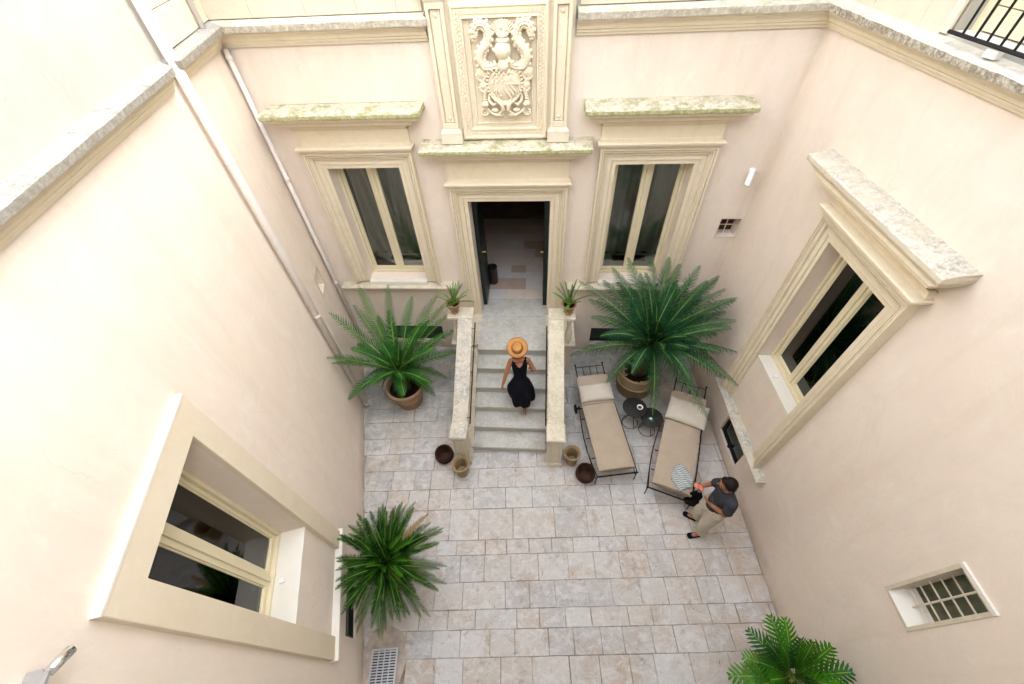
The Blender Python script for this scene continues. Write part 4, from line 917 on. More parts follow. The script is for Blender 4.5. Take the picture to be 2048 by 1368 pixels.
    mm = MB(); mm.tube([(0, 0, 0), tuple(r1-r0)], .010, 8); mm.build('rail', IRON, H_, smooth=True)
    for t_ in (.06, .5, .94):
        p = (r1-r0)*t_; MB().tube([tuple(p), (sg*(xi+.02)-xr, p.y, p.z-.02)], .006, 6).build('bracket', IRON, H_)

# ------------------------------------------------------------------ plants
def bez(a, c, b, t): return a*(1-t)**2 + c*2*t*(1-t) + b*t*t
def frond(parent, base, tip, arch, width, n, leafw, mats, start=.16, fwd=.55, vee=.35, droop=.25, rach=.006, blunt=.45, out=.0, name='frond', seed=0):
    rn = random.Random(seed); base, tip = Vector(base), Vector(tip); hv = Vector((tip.x-base.x, tip.y-base.y, 0)); hl = hv.length
    c = base.lerp(tip, .45) + Vector((0, 0, arch)) - (hv*out)
    mb = MB(); mb.m = 0; pts = [bez(base, c, tip, i/12) for i in range(13)]
    twist = rn.uniform(-.35, .35)
    for i in range(n):
        t = start + (1-start)*(i+.5)/n; p = bez(base, c, tip, t); tg = (bez(base, c, tip, min(1, t+.02))-bez(base, c, tip, t-.02)).normalized()
        side = tg.cross(Vector((0, 0, 1)));
        if side.length < .15: side = tg.cross(Vector((0.3, 1, 0)))
        side.normalize(); up = side.cross(tg).normalized()
        side = (side*math.cos(twist) + up*math.sin(twist)).normalized(); up = side.cross(tg).normalized()
        k = (t-start)/(1-start); prof = min(1, .45+k*3.2)*(1-max(0, (k-blunt)/(1-blunt))**1.8*.82)
        for s_ in (-1, 1):
            L = width*prof*rn.uniform(.88, 1.06); f_ = fwd+.55*k+rn.uniform(-.06, .06)
            d = (side*s_*math.cos(f_) + tg*math.sin(f_)*1.0 + up*vee*rn.uniform(.7, 1.3)).normalized()
            wv = tg*leafw*.5; m1 = p + d*L*.55; e = p + d*L - up*L*droop*rn.uniform(.5, 1.4) - Vector((0, 0, L*droop*.4))
            mb.add([p-wv, p+wv, m1+wv*.62, m1-wv*.62, e], [(0, 1, 2, 3), (3, 2, 4)])
    mb.m = 1; mb.tube(pts, [rach*(1.2-.9*i/12) for i in range(13)], 5)
    return mb.build(name, mats, parent, fixn=False)
def pot(parent, prof, n=36, mat=TERRA, name='pot'): m_ = MB(); m_.lathe(prof, (0,0,0), n); return m_.build(name, mat, parent, auto=40)
def soil(parent, r, z):
    m_ = MB(); vs = [(0, 0, z+.01)]; rings = 6; n = 28
    for i in range(1, rings+1):
        for k in range(n):
            a = 2*math.pi*k/n; q = r*i/rings; vs.append((q*math.cos(a), q*math.sin(a), z + noise.noise(Vector((q*9*math.cos(a), q*9*math.sin(a), 3)))*.02))
    fs = [(0, 1+k, 1+(k+1) % n) for k in range(n)] + [(1+i*n+k, 1+(i+1)*n+k, 1+(i+1)*n+(k+1) % n, 1+i*n+(k+1) % n) for i in range(rings-1) for k in range(n)]
    m_.add(vs, fs); return m_.build('soil', SOIL, parent, smooth=True)

# cycad left of the stair
P1 = Vector((-1.935, .985, 0))
pl1 = thing('potted_cycad', 'bright green feathery cycad in a terracotta pot left of the stair', 'potted palm', tuple(P1))
pot(pl1, [(.21, 0), (.225, .03), (.268, .26), (.278, .27), (.275, .285), (.305, .46), (.332, .475), (.345, .50), (.345, .535), (.33, .552), (.305, .548), (.295, .50), (.285, .44), (0, .44)])
soil(pl1, .29, .455)
tk = MB(); tk.cap((.0, .0, .42), (-.05, .06, .78), .115, .09, 14); o = tk.build('trunk', BARK, pl1, smooth=True)
LT = [(-2.93,1.38,1.94),(-2.53,1.83,2.12),(-2.1,1.99,2.01),(-1.74,1.98,1.76),(-1.33,2.06,1.71),(-1.16,2.02,1.6),(-1.06,1.93,1.46),(-1.01,1.73,1.21),(-.98,1.46,.92),(-1.26,1.33,.29),(-1.38,.86,.38),(-1.92,.70,.45),(-1.56,.37,1.4),(-2.36,.95,.45),(-2.76,1.11,.42),(-2.68,.44,.85),(-2.74,.62,1.58),(-2.72,.55,1.80),(-2.62,1.62,1.88),(-1.52,1.12,1.74),(-1.93,.81,1.72),(-1.58,.76,1.6),(-2.33,1.42,1.64),(-1.46,1.79,1.38),(-1.83,1.37,1.7),(-1.25,1.15,1.35),(-2.45,1.9,1.35),(-2.6,1.0,1.5),(-1.5,1.5,1.6),(-2.2,.5,1.2),(-1.3,.7,1.0),(-2.1,1.7,1.7),(-1.7,.45,1.0),(-2.7,1.35,1.2),(-1.15,1.55,1.3)]
crown = Vector((-1.99, 1.06, .82))
for i, t_ in enumerate(LT):
    tp = Vector(t_); d = (tp-crown); low = tp.z < .9; inner = d.length < .75
    short = (Vector((tp.x, tp.y, 0))-Vector((crown.x, crown.y, 0))).length < .5
    sc_ = 1.0
    if i in (12, 19, 20, 21, 22, 24): tp = crown + d*.62
    frond(pl1, crown-P1+Vector((.03*math.cos(i*2.4), .03*math.sin(i*2.4), random.uniform(-.05, .03))), tp-P1, .34 if low else .16, .155 if i not in (12, 19, 20, 21) else .12, 42, .0215, [LEAF1, RACH], start=.10, fwd=.28, vee=.30, droop=.10, rach=.008, blunt=.62, seed=i)

# big cycad right of the stair
P2 = Vector((2.25, 1.42, 0))
pl2 = thing('potted_cycad', 'large dark blue-green cycad spreading from a buff pot behind the sun loungers', 'potted palm', tuple(P2))
pot(pl2, [(.29, 0), (.305, .02), (.335, .30), (.35, .315), (.352, .335), (.34, .35), (.352, .55), (.372, .565), (.375, .60), (.36, .615), (.335, .61), (.325, .52), (0, .50)], mat=TERRC)
soil(pl2, .33, .515)
tk = MB(); tk.cap((.02, -.02, .5), (.08, .0, 1.12), .13, .10, 14); o = tk.build('trunk', BARK, pl2, smooth=True)
RT = [(3.2,1.9,2.25),(3.28,1.35,2.35),(3.15,.95,2.15),(3.05,.55,1.6),(2.6,2.0,2.45),(2.9,1.6,2.45),(1.35,1.75,1.55),(1.9,.72,1.35),(2.75,.55,1.35),(3.1,.85,1.75),(1.5,1.5,1.35),(2.0,2.2,1.8),(2.7,2.2,1.9),(3.2,1.75,1.6),(1.75,1.1,1.9),(2.45,.75,1.6),(3.25,1.0,1.3),(2.5,1.6,2.35),(1.13,2.17,1.96),(1.66,2.26,2.17),(1.89,2.3,2.34),(2.24,2.26,2.36),(2.5,2.22,2.41),(2.92,2.02,2.4),(3.17,1.85,2.34),(3.27,1.7,2.21),(3.38,1.52,2.16),(3.36,1.25,2.0),(3.42,.95,1.63),(3.43,.55,1.33),(3.07,.23,.88),(2.36,.51,.50),(1.62,.96,.80),(1.0,1.32,1.03),(1.67,.93,2.0),(1.53,2.18,1.97),(2.47,.92,2.2),(2.24,1.21,2.3),(1.98,1.26,2.26),(1.72,1.36,2.2),(2.76,1.29,2.3),(2.92,.73,1.95),(2.33,.62,2.0),(2.0,.81,2.1),(3.30,1.48,1.95),(2.75,1.8,2.31),(2.08,2.1,2.18),(2.25,1.65,2.42),(1.32,2.0,1.7),(2.85,.93,2.12),(2.27,.91,2.2),(2.6,1.9,2.2),(1.75,2.1,2.0),(3.0,1.75,1.95),(2.9,1.1,1.7),(2.1,1.9,2.35),(3.15,1.2,1.75)]
crown2 = Vector((2.33, 1.42, 1.17))
for i, t_ in enumerate(RT):
    tp = Vector(t_); low = tp.z < 1.4; d = tp-crown2
    inner = (i-18) in (16, 18, 19, 20, 21, 22, 23, 24, 25, 29, 31, 32)
    if inner: tp = crown2 + d*.66
    frond(pl2, crown2-P2+Vector((.05*math.cos(i*2.4), .05*math.sin(i*2.4), random.uniform(-.06, .04))), tp-P2, .42 if low else .20, .225 if not inner else .17, 60, .0175, [LEAF2, RACH], start=.10, fwd=.50, vee=.22, droop=.42, rach=.009, blunt=.55, out=.10, seed=100+i)

# dense sago palm at lower left
P3 = Vector((-1.44, -1.93, 0))
pl3 = thing('potted_sago_palm', 'dense dark green sago palm by the left wall near the drain, one frond turned orange', 'potted palm', tuple(P3))
pot(pl3, [(.17, 0), (.18, .02), (.23, .34), (.26, .36), (.265, .40), (.25, .41), (.23, .40), (.22, .33), (0, .33)], mat=TERRB)
soil(pl3, .22, .345); tk = MB(); tk.cap((0, 0, .33), (.05, -.02, .86), .12, .10, 14); tk.build('trunk', BARK, pl3, smooth=True)
ST_ = [(-1.54,-1.53,1.46),(-1.46,-1.47,1.42),(-1.38,-1.45,1.41),(-1.28,-1.47,1.42),(-1.2,-1.34,1.19),(-1.1,-1.37,1.17),(-.94,-1.39,1.01),(-.87,-1.52,1.08),(-.73,-1.53,.93),(-.74,-1.73,1.01),(-.71,-1.99,.88),(-.71,-2.21,.77),(-.84,-2.35,1.06),(-.86,-2.47,.77),(-1.06,-2.55,.9),(-1.22,-2.62,.84),(-1.34,-2.63,1.0),(-1.51,-2.6,1.08),(-1.66,-2.54,1.14),(-1.61,-2.41,1.4),(-1.72,-2.34,1.36),(-1.74,-2.18,1.45),(-1.76,-2.07,1.5),(-1.83,-1.81,1.44),(-1.75,-1.71,1.47),(-1.65,-1.66,1.5),(-1.53,-1.64,1.54),(-1.68,-1.82,1.55),(-1.27,-1.42,1.36),(-.83,-2.2,1.27),(-1.5,-2.51,1.32),(-1.63,-2.28,1.49)]
ST2 = [(-1.42,-2.3,1.37),(-1.24,-2.36,1.29),(-1.2,-2.19,1.41),(-1.08,-2.16,1.36),(-1.16,-2.01,1.45),(-1.1,-1.87,1.42),(-1.3,-2.07,1.48),(-1.29,-1.92,1.49),(-1.26,-1.81,1.47),(-1.01,-1.91,1.36),(-.97,-2.01,1.31),(-1.44,-1.96,1.5),(-1.44,-2.14,1.46),(-1.57,-2.0,1.46),(-1.1,-1.69,1.34),(-1.36,-1.68,1.43),(-.95,-1.72,1.21),(-1.05,-2.29,1.23),(-.97,-2.2,1.23)]
crown3 = Vector((-1.38, -1.95, .90)); rn = random.Random(3)
allT = [(Vector(t_), .0) for t_ in ST_] + [(crown3 + (Vector(t_)-crown3)*rn.uniform(.6, .95), 1) for t_ in ST2] + [(Vector(t_)*1.0 + Vector((rn.uniform(-.1, .1), rn.uniform(-.1, .1), rn.uniform(-.25, -.02))), 2) for t_ in ST_] + [(crown3 + (Vector(t_)-crown3)*rn.uniform(.70, .92) + Vector((rn.uniform(-.12, .12), rn.uniform(-.12, .12), rn.uniform(-.12, .02))), 0) for t_ in ST_[:24]]
for i, (tp, kind_) in enumerate(allT):
    d_ = tp-P3
    wq = Vector((tp.x, tp.y, 0))-PLc
    if wq.dot(nL) < .06: tp = tp + nL*(.06-wq.dot(nL))
    m_ = [LEAF3, RACH] if i not in (6, 44) else [DRY, RACH]
    if kind_ == 1 and i % 2 == 0: m_ = [LEAF4, RACH]
    frond(pl3, crown3-P3+Vector((.045*math.cos(i*2.4), .045*math.sin(i*2.4), rn.uniform(-.06, .04))), tp-P3, .10 if kind_ != 2 else .16, .088, 36, .0165, m_, start=.10, fwd=.55, vee=.55, droop=.02, rach=.006, blunt=.7, seed=200+i)

# lobed philodendron-like fern at lower right, seen from above
P4 = Vector((3.12, -2.80, 0))
pl4 = thing('potted_fern', 'bright green fern with lobed fronds in the lower right corner by the wall', 'potted plant', tuple(P4))
pot(pl4, [(.16, 0), (.17, .02), (.22, .36), (.25, .38), (.25, .42), (.23, .43), (.21, .40), (0, .36)], mat=TERRB); soil(pl4, .20, .38)
st4 = MB(); 
for q in range(5): st4.tube([(.03*math.cos(q*1.3), .03*math.sin(q*1.3), .37), (.06*math.cos(q*1.3), .06*math.sin(q*1.3), .84)], .012, 6)
st4.build('stem', BARK, pl4)
FT = [(2.83,-2.46,.81),(3.03,-2.35,.92),(3.11,-2.38,1.02),(3.08,-2.56,1.25),(3.16,-2.58,1.27),(3.33,-2.6,1.22),(3.47,-2.76,1.14),(2.74,-2.67,.75),(2.58,-2.82,.7),(2.74,-2.73,1.08),(2.91,-2.62,1.23),(3.01,-2.77,1.3),(3.08,-2.86,1.31),(2.77,-2.85,1.13),(2.9,-2.85,1.25),(2.83,-2.57,1.12),(3.29,-2.88,1.27),(2.72,-2.9,.74),(2.95,-3.2,.9),(3.35,-3.15,.9),(3.5,-2.95,.9)]
def lobed(parent, base, tip, arch, width, n, mats, seed):
    rn_ = random.Random(seed); base, tip = Vector(base), Vector(tip); c = base.lerp(tip, .45)+Vector((0, 0, arch)); mb = MB()
    for i in range(n+1):
        t = .28+.72*i/(n+.3); p = bez(base, c, tip, min(t, 1)); tg = (bez(base, c, tip, min(1, t+.02))-bez(base, c, tip, t-.02)).normalized()
        side = tg.cross(Vector((0, 0, 1))).normalized(); up = side.cross(tg).normalized(); k = i/n; L = width*(math.sin(math.pi*(.22+.72*k))**.7)*rn_.uniform(.85, 1.1); gap = (tip-base).length*.72/n
        for s_ in (-1, 1):
            d = (side*s_*.9 + tg*(.35+.5*k) + up*.15).normalized(); w0 = tg*gap*.52; pts = []
            for q in range(6):
                u = q/5; wd = (1.25-.9*u if u < .35 else .93+.16*math.sin(u*14))*(1-u**5*.8)*.80
                cc = p + d*L*u - up*L*.30*u*u; pts.append((cc-w0*wd, cc+w0*wd))
            vs = [v for pr in pts for v in pr]; mb.add(vs, [(2*q, 2*q+1, 2*q+3, 2*q+2) for q in range(5)])
    mb.m = 1; mb.tube([bez(base, c, tip, i/8) for i in range(9)], .004, 5); return mb.build('frond', mats, parent, fixn=False)
for i, t_ in enumerate(FT):
    lobed(pl4, Vector((0, 0, .82)), (Vector(t_)-P4)*1.10, .10, .16, 9, [LEAF4 if i % 3 else LEAF1, RACH], 300+i)

# urns with small ferns on the stair corners
U1 = [(-.99,1.64,2.32),(-.91,1.78,2.28),(-.87,1.78,2.25),(-.82,1.8,2.28),(-.77,1.78,2.23),(-.67,1.74,2.15),(-.58,1.63,1.98),(-1.18,1.52,2.19),(-.98,1.38,2.23),(-.93,1.62,2.33),(-.68,1.56,2.18),(-1.14,1.7,2.1),(-.85,1.5,2.25),(-1.02,1.45,2.02)]
U2 = [(.71,1.76,2.2),(.66,1.7,2.13),(.77,1.78,2.27),(.85,1.8,2.28),(1.04,1.8,2.32),(1.11,1.76,2.27),(1.27,1.64,2.13),(.89,1.35,2.14),(.97,1.72,2.28),(1.03,1.53,2.29),(.75,1.54,2.22),(.9,1.57,2.3),(1.1,1.45,2.15),(.84,1.4,1.98),(1.0,1.64,2.33)]
for k, (px, U, lab) in enumerate(((-.93, U1, 'small fern in a terracotta urn on the left stair balustrade corner'), (.935, U2, 'small fern in a terracotta urn on the right stair balustrade corner'))):
    p0 = Vector((px, 1.60, 1.768)); T_ = thing('fern_urn', lab, 'potted fern', tuple(p0), 0, 'fern urns either side of the door')
    um = MB(); um.lathe([(.062, 0), (.065, .012), (.05, .022), (.034, .04), (.034, .055), (.05, .07), (.082, .10), (.098, .145), (.104, .185), (.122, .20), (.126, .212), (.116, .218), (.10, .20), (.09, .185), (0, .18)], (0,0,0), 30, .02); um.build('urn', TERRA, T_, auto=40)
    soil(T_, .09, .19)
    for i, t_ in enumerate(U):
        frond(T_, Vector((.015*math.cos(i*2.4), .015*math.sin(i*2.4), .18)), Vector(t_)-p0, .05, .030, 24, .013, [LEAF4 if i % 2 else LEAF3, RACH], start=.08, fwd=.3, vee=.25, droop=.1, rach=.003, blunt=.75, seed=400+i+k*30)

# ------------------------------------------------------------------ empty pots and baskets beside the newels
def clay(loc, lab, s=1.0):
    T_ = thing('terracotta_pot', lab, 'plant pot', loc, 0, 'empty pots at the foot of the stair')
    m_ = MB(); m_.lathe([(.088*s, 0), (.098*s, .01), (.100*s, .03), (.092*s, .04), (.098*s, .20), (.105*s, .26), (.120*s, .285), (.146*s, .30), (.150*s, .315), (.146*s, .33), (.132*s, .332), (.120*s, .315), (.104*s, .30), (.096*s, .27), (.086*s, .05), (.03*s, .045), (.025*s, .02), (0, .02)], (0,0,0), 36); m_.build('pot', TERRC, T_, auto=40)
clay((-.757, -.375, .005), 'empty buff clay pot in front of the left newel post'); clay((1.03, -.125, .005), 'empty buff clay pot beside the right newel post', .93)
def basket(loc, lab, s=1.0, seed=1):
    T_ = thing('wicker_basket', lab, 'basket', loc, seed, 'wicker baskets at the foot of the stair')
    m_ = MB(); m_.lathe([(.085*s, 0), (.10*s, .01), (.135*s, .09), (.140*s, .14), (.130*s, .19), (.128*s, .20), (.122*s, .195), (.130*s, .14), (.122*s, .09), (.088*s, .02), (0, .015)], (0,0,0), 40); B_ = m_.build('basket_body', WICK, T_, auto=60)
    # woven rows and braided rim
    wv = MB()
    for j in range(9):
        z = .03+j*.019; rr = (.105+.04*math.sin(min(1, z/.13)*1.5))*s if z < .14 else (.145-.25*(z-.14))*s
        wv.tube([((rr+.004*math.sin(k*math.pi+j*math.pi))*math.cos(2*math.pi*k/36), (rr+.004*math.sin(k*math.pi+j*math.pi))*math.sin(2*math.pi*k/36), z+.003*math.cos(k*3.1+j)) for k in range(36)], .0075, 5, closed=True)
    wv.build('woven_strands', WICK, T_, smooth=True, kind='stuff')
    rm = MB()
    for ph in (0, math.pi): rm.tube([((.130*s+.007*math.cos(k*.9+ph))*math.cos(2*math.pi*k/84), (.130*s+.007*math.cos(k*.9+ph))*math.sin(2*math.pi*k/84), .203+.007*math.sin(k*.9+ph)) for k in range(84)], .0075, 5, closed=True)
    rm.build('braided_rim', WICK, T_, smooth=True)
basket((-1.092, -.135, .005), 'brown wicker basket behind the clay pot at the left newel', 1.02, 1); basket((1.238, -.375, .005), 'brown wicker basket between the right clay pot and the sun lounger', 1.04, 2)

# ------------------------------------------------------------------ sun loungers
def cushion_slab(mb, x0, x1, pts, th, nx=10, crown_=.012, seed=0):
    """upholstered slab following a side profile pts (y,z) of its underside"""
    rings = []
    for (y, z) in pts:
        top = []; bot = []
        for i in range(nx+1):
            u = i/nx; x = x0+(x1-x0)*u; e = (1-abs(2*u-1)**6); dz = noise.noise(Vector((x*5+seed, y*4, 1)))*.006
            top.append((x, y, z+th*.72+th*.28*e+crown_*e+dz))
        for i in range(nx, -1, -1):
            u = i/nx; e = (1-abs(2*u-1)**6); bot.append((x0+(x1-x0)*u, y, z+th*.28*(1-e)))
        rings.append(top+bot)
    mb.loft(rings); return mb
def lounger(loc, rz, lab, W=.56, L=1.20, zt=.32, back=.52, ang=16, hw=.5):
    T_ = thing('sun_lounger', lab, 'sun lounger', loc, rz, 'sun loungers beside the big cycad')
    ca, sa = math.cos(R(ang)), math.sin(R(ang)); th = .075
    m_ = MB(); pts = [(.01, zt+.012), (.02, zt)]+[(.02+(L-.03)*i/14, zt) for i in range(1, 15)]; cushion_slab(m_, 0, W, pts, th, seed=rz)
    m_.build('seat_mattress', CUSH, T_, auto=50)
    m_ = MB(); pts = [(L+.004+back*i/8*ca, zt+back*i/8*sa) for i in range(9)]; cushion_slab(m_, 0, W, pts, th, seed=rz+3); m_.build('backrest_mattress', CUSH, T_, auto=50)
    pp_ = MB()
    for xx in (0, W):
        pp_.tube([(xx, .02+(L-.02)*i/16, zt+th*.74) for i in range(17)]+[(xx, L+back*i/6*ca, zt+th*.74+back*i/6*sa) for i in range(1, 7)], .004, 5)
    pp_.build('piping', CUSH, T_, smooth=True)
    # bowed side frames
    for sx in (-1, 1):
        x = -.035 if sx < 0 else W+.035
        f = MB(); crv = []
        for i in range(25):
            t = i/24; y = -.03+(L+.08)*t; z = zt-.035-.10*math.sin(math.pi*min(1, t*1.0))**1.2 ; crv.append((x+sx*.035*math.sin(math.pi*t), y, z))
        f.tube(crv, .009, 8); f.tube([(x, -.03, zt-.035), (x, -.03, 0)], .008, 8); f.tube([(x, L+.05, zt-.035), (x, L+.12, .10)], .011, 8)
        f.tube([(x, -.02, .16), (x+sx*.02, .25, .17), (x+sx*.03, .55, .20)], .006, 6)
        f.build('side_frame', IRON, T_, smooth=True)
    cbar = None
    for y in (-.03, .30, .66, 1.02):
        z = zt-.04-(.0 if y < 0 else .07*math.sin(math.pi*(y+.03)/(L+.08))); MB().tube([(-.04, y, z), (W+.04, y, z)], .009, 6).build('cross_bar', IRON, T_, smooth=True)
    MB().tube([(-.05, -.045, zt-.02), (W+.05, -.045, zt-.02)], .011, 8).build('foot_rail', IRON, T_, smooth=True)
    # backrest frame ending in the open headboard grid
    y1, z1 = L+.004, zt-.012; B_ = MB(); e = back+.27
    for x in (.03, W-.03): B_.tube([(x, y1, z1), (x, y1+e*ca, z1+e*sa)], .010, 8)
    BF = B_.build('backrest_frame', IRON, T_, smooth=True)
    for x in (.03, W-.03): MB().ell((x, y1+(e+.012)*ca, z1+(e+.012)*sa), (.018, .018, .018), 10, 7).build('finial', IRON, BF, smooth=True)
    for s_ in (back+.03, back+.235): MB().tube([(.03, y1+s_*ca, z1+s_*sa), (W-.03, y1+s_*ca, z1+s_*sa)], .007, 6).build('headboard_rail', IRON, BF, smooth=True)
    for i in range(1, 4): x = .03+(W-.06)*i/4; MB().tube([(x, y1+(back+.0)*ca, z1+back*sa), (x, y1+(back+.235)*ca, z1+(back+.235)*sa)], .006, 6).build('headboard_bar', IRON, BF, smooth=True)
    for x in (-.065, W+.065):
        wh = MB(); wh.tube([(x-.012, L+.13, .085), (x+.012, L+.13, .085)], .085, 20); wl = wh.build('wheel', IRON, T_, auto=40)
        MB().tube([(x, L+.13, .085), (x*.6+W*.2, L+.02, zt-.06)], .010, 6).build('wheel_fork', IRON, wl)
    return T_, ca, sa
A1 = math.atan2(.09, .55); L1, ca, sa = lounger((1.425, -.455, 0), A1, 'tan sun lounger nearest the stair, empty but for its bolster')
A2 = math.atan2(-.19, .52); L2, _, _ = lounger((2.192, -.60, 0), A2, 'tan sun lounger along the right wall, striped wrap on its foot end')
def pillow(loc, rot, hx, hy, hz, lab, seed):
    m_ = MB(); N = 26; top = []; 
    def hgt(u, v): return (max(0, 1-abs(u)**3.2)**.55)*(max(0, 1-abs(v)**2.6)**.55)
    vs = []; fs = []
    for side in (1, -1):
        o_ = len(vs)
        for j in range(N+1):
            for i in range(N+1):
                u, v = 2*i/N-1, 2*j/N-1; pin = 1-.07*abs(u)**2*(1-abs(v)) ; pv = 1-.10*(1-abs(u)**2)*abs(v)*.4
                cr_ = noise.noise(Vector((u*1.3+seed, v*6*(0.4+abs(u)), seed)))*.16*abs(u)**.8 + noise.noise(Vector((u*3+seed, v*3, 2)))*.10
                h = hgt(u, v)*(1+cr_); vs.append((u*hx*pv, v*hy*pin, side*h*hz))
        for j in range(N):
            for i in range(N):
                a = o_+j*(N+1)+i; q_ = (a, a+1, a+N+2, a+N+1); fs.append(q_ if side == 1 else tuple(reversed(q_)))
    m_.add(vs, fs); o = m_.build('pillow', PILL, None, smooth=True, loc=loc, rot=rot, fixn=False); return tag(o, lab, 'pillow')
def lpos(T_, x, y, z): return tuple(Matrix.Translation(T_.location) @ Euler(T_.rotation_euler).to_matrix().to_4x4() @ Vector((x, y, z)))
pillow(lpos(L1, .275, 1.375, .49), (R(14), 0, A1), .285, .155, .085, 'cream bolster lying across the lounger nearest the stair', 3)
pillow(lpos(L2, .30, 1.36, .50), (R(14), 0, A2-.06), .31, .20, .085, 'rumpled cream pillow on the lounger along the right wall', 8)
# folded striped wrap
tw = MB(); vs = []; fs = []; pin = [(2.57,-.33),(2.64,-.30),(2.70,-.335),(2.75,-.41),(2.785,-.46),(2.80,-.54),(2.76,-.60),(2.745,-.66),(2.69,-.67),(2.63,-.70),(2.57,-.73),(2.53,-.70),(2.52,-.63),(2.48,-.58),(2.465,-.52),(2.50,-.45),(2.545,-.40)]
cx_, cy_ = 2.63, -.52; n = len(pin)*3; ol = []
for k in range(n):
    i = k//3; f_ = (k % 3)/3; a, b = pin[i], pin[(i+1) % len(pin)]; x = a[0]+(b[0]-a[0])*f_; y = a[1]+(b[1]-a[1])*f_
    r_ = 1+.03*math.sin(k*1.9); ol.append((cx_+(x-cx_)*r_, cy_+(y-cy_)*r_))
rings = 9; rr_ = []
zb = .398+.006
for (s_, z) in [(.90, zb), (1.0, zb+.010), (1.0, zb+.022), (.93, zb+.034)]+[(q/8, zb+.036) for q in range(7, 0, -1)]:
    ring = []
    for (x, y) in ol:
        X, Y = cx_+(x-cx_)*s_, cy_+(y-cy_)*s_; dz = (.010*math.sin((X*.93+Y*.37)*75)+noise.noise(Vector((X*9, Y*9, 2)))*.018) if z > zb+.03 else 0
        ring.append((X-cx_, Y-cy_, z+dz))
    rr_.append(ring)
tw.loft(rr_); o = tw.build('folded_wrap', STRIPE, None, smooth=True, loc=(cx_, cy_, 0), rot=(0, 0, 0)); tag(o, 'crumpled white wrap with thin grey stripes on the lounger foot', 'towel')

# ------------------------------------------------------------------ two small round tables and what stands on them
def side_table(loc, lab, h, r, rr_):
    T_ = thing('side_table', lab, 'side table', loc, 0, 'round tables between the loungers')
    m_ = MB(); m_.lathe([(r-.006, h-.018), (r, h-.012), (r, h-.003), (r-.004, h), (0, h)], (0,0,0), 44); m_.build('table_top', TABLE, T_, auto=40)
    MB().tube([(rr_*math.cos(2*math.pi*k/40), rr_*math.sin(2*math.pi*k/40), .008) for k in range(40)], .006, 6, closed=True).build('base_ring', IRON, T_, smooth=True)
    for q in range(3):
        a = R(-70)+q*2.094; MB().tube([(rr_*math.cos(a), rr_*math.sin(a), .01), (.45*rr_*math.cos(a), .45*rr_*math.sin(a), h*.5), (r*.8*math.cos(a), r*.8*math.sin(a), h-.018)], .006, 6).build('leg', IRON, T_, smooth=True)
side_table((2.095, .655, 0), 'taller round dark side table holding the white ashtray', .50, .20, .135)
side_table((2.365, .515, 0), 'lower round dark side table half under the cycad frond', .43, .185, .135)
at = thing('ashtray', 'round white ashtray on the taller side table', 'ashtray', (2.175, .645, .502))
m_ = MB(); m_.lathe([(.040, 0), (.047, .004), (.052, .022), (.049, .026), (.032, .012), (.0, .010)], (0,0,0), 26); m_.build('dish', WHITE, at, auto=50)
m_ = MB(); m_.lathe([(.028, .0115), (.03, .013), (.0, .0135)], (0,0,0), 20); m_.box((-.004, -.03, .018), (.004, .01, .024)); m_.build('ash', BAND, at)
gp_ = thing('green_packet', 'small green packet with a pale label on the lower side table', 'packet', (2.345, .455, .432), R(25))
MB().box((-.03, -.042, 0), (.03, .042, .022), .003).build('packet_body', mat_simple('green_card', (.01, .13, .075), .4, .4), gp_); MB().box((-.018, .0, .0221), (.02, .034, .0228)).build('packet_label', WHITE, gp_)

# ------------------------------------------------------------------ litter bin inside the doorway
bn = thing('waste_bin', 'dark metal waste bin standing inside the open doorway', 'bin', (-.49, 3.27, 1.024))
m_ = MB(); m_.lathe([(.098, 0), (.10, .004), (.10, .37), (.103, .375), (.103, .385), (.096, .385), (.094, .37), (.092, .02), (0, .015)], (0,0,0), 32); m_.build('bin_body', mat_simple('gunmetal', (.05, .045, .045), .35, .5, .6, .2, 30, .1), bn, auto=40)

# ------------------------------------------------------------------ drainpipes
def pipe(path_, r, lab, collars):
    T_ = thing('drainpipe', lab, 'drainpipe', path_[0], 0); o_ = Vector(path_[0])
    MB().tube([Vector(p)-o_ for p in path_], r, 16).build('pipe', PIPE, T_, smooth=True)
    return T_, o_
sp = lambda s_, n, z: tuple(PLc + dL*s_ + nL*n + Vector((0, 0, z)))
T_, o_ = pipe([sp(1.60, .075, .02), sp(1.60, .075, 8.5)], .047, 'thick pale drainpipe crossing the string course on the left wall', ())
for z in (.12, 2.4, 4.62):
    m_ = MB(); p = Vector(sp(1.60, .075, z))-o_; m_.lathe([(.048, -.015), (.053, -.012), (.053, .012), (.048, .015)], p, 20); m_.build('collar', PIPE, T_, auto=40)
T_, o_ = pipe([(-3.205, 2.30, .03), (-3.205, 2.30, 5.28)], .030, 'thin pale drainpipe in the left corner of the courtyard', ())
for z in (.1, 1.8, 3.72, 5.20):
    m_ = MB(); p = Vector((-3.205, 2.30, z))-o_; m_.lathe([(.031, -.02), (.037, -.015), (.037, .015), (.031, .02)], p, 16); m_.build('collar', PIPE, T_, auto=40)
T_, o_ = pipe([sp(.42, .05, 5.53), sp(.42, .05, 8.5)], .028, 'thin pale pipe rising from the ledge in the upper left corner', ())

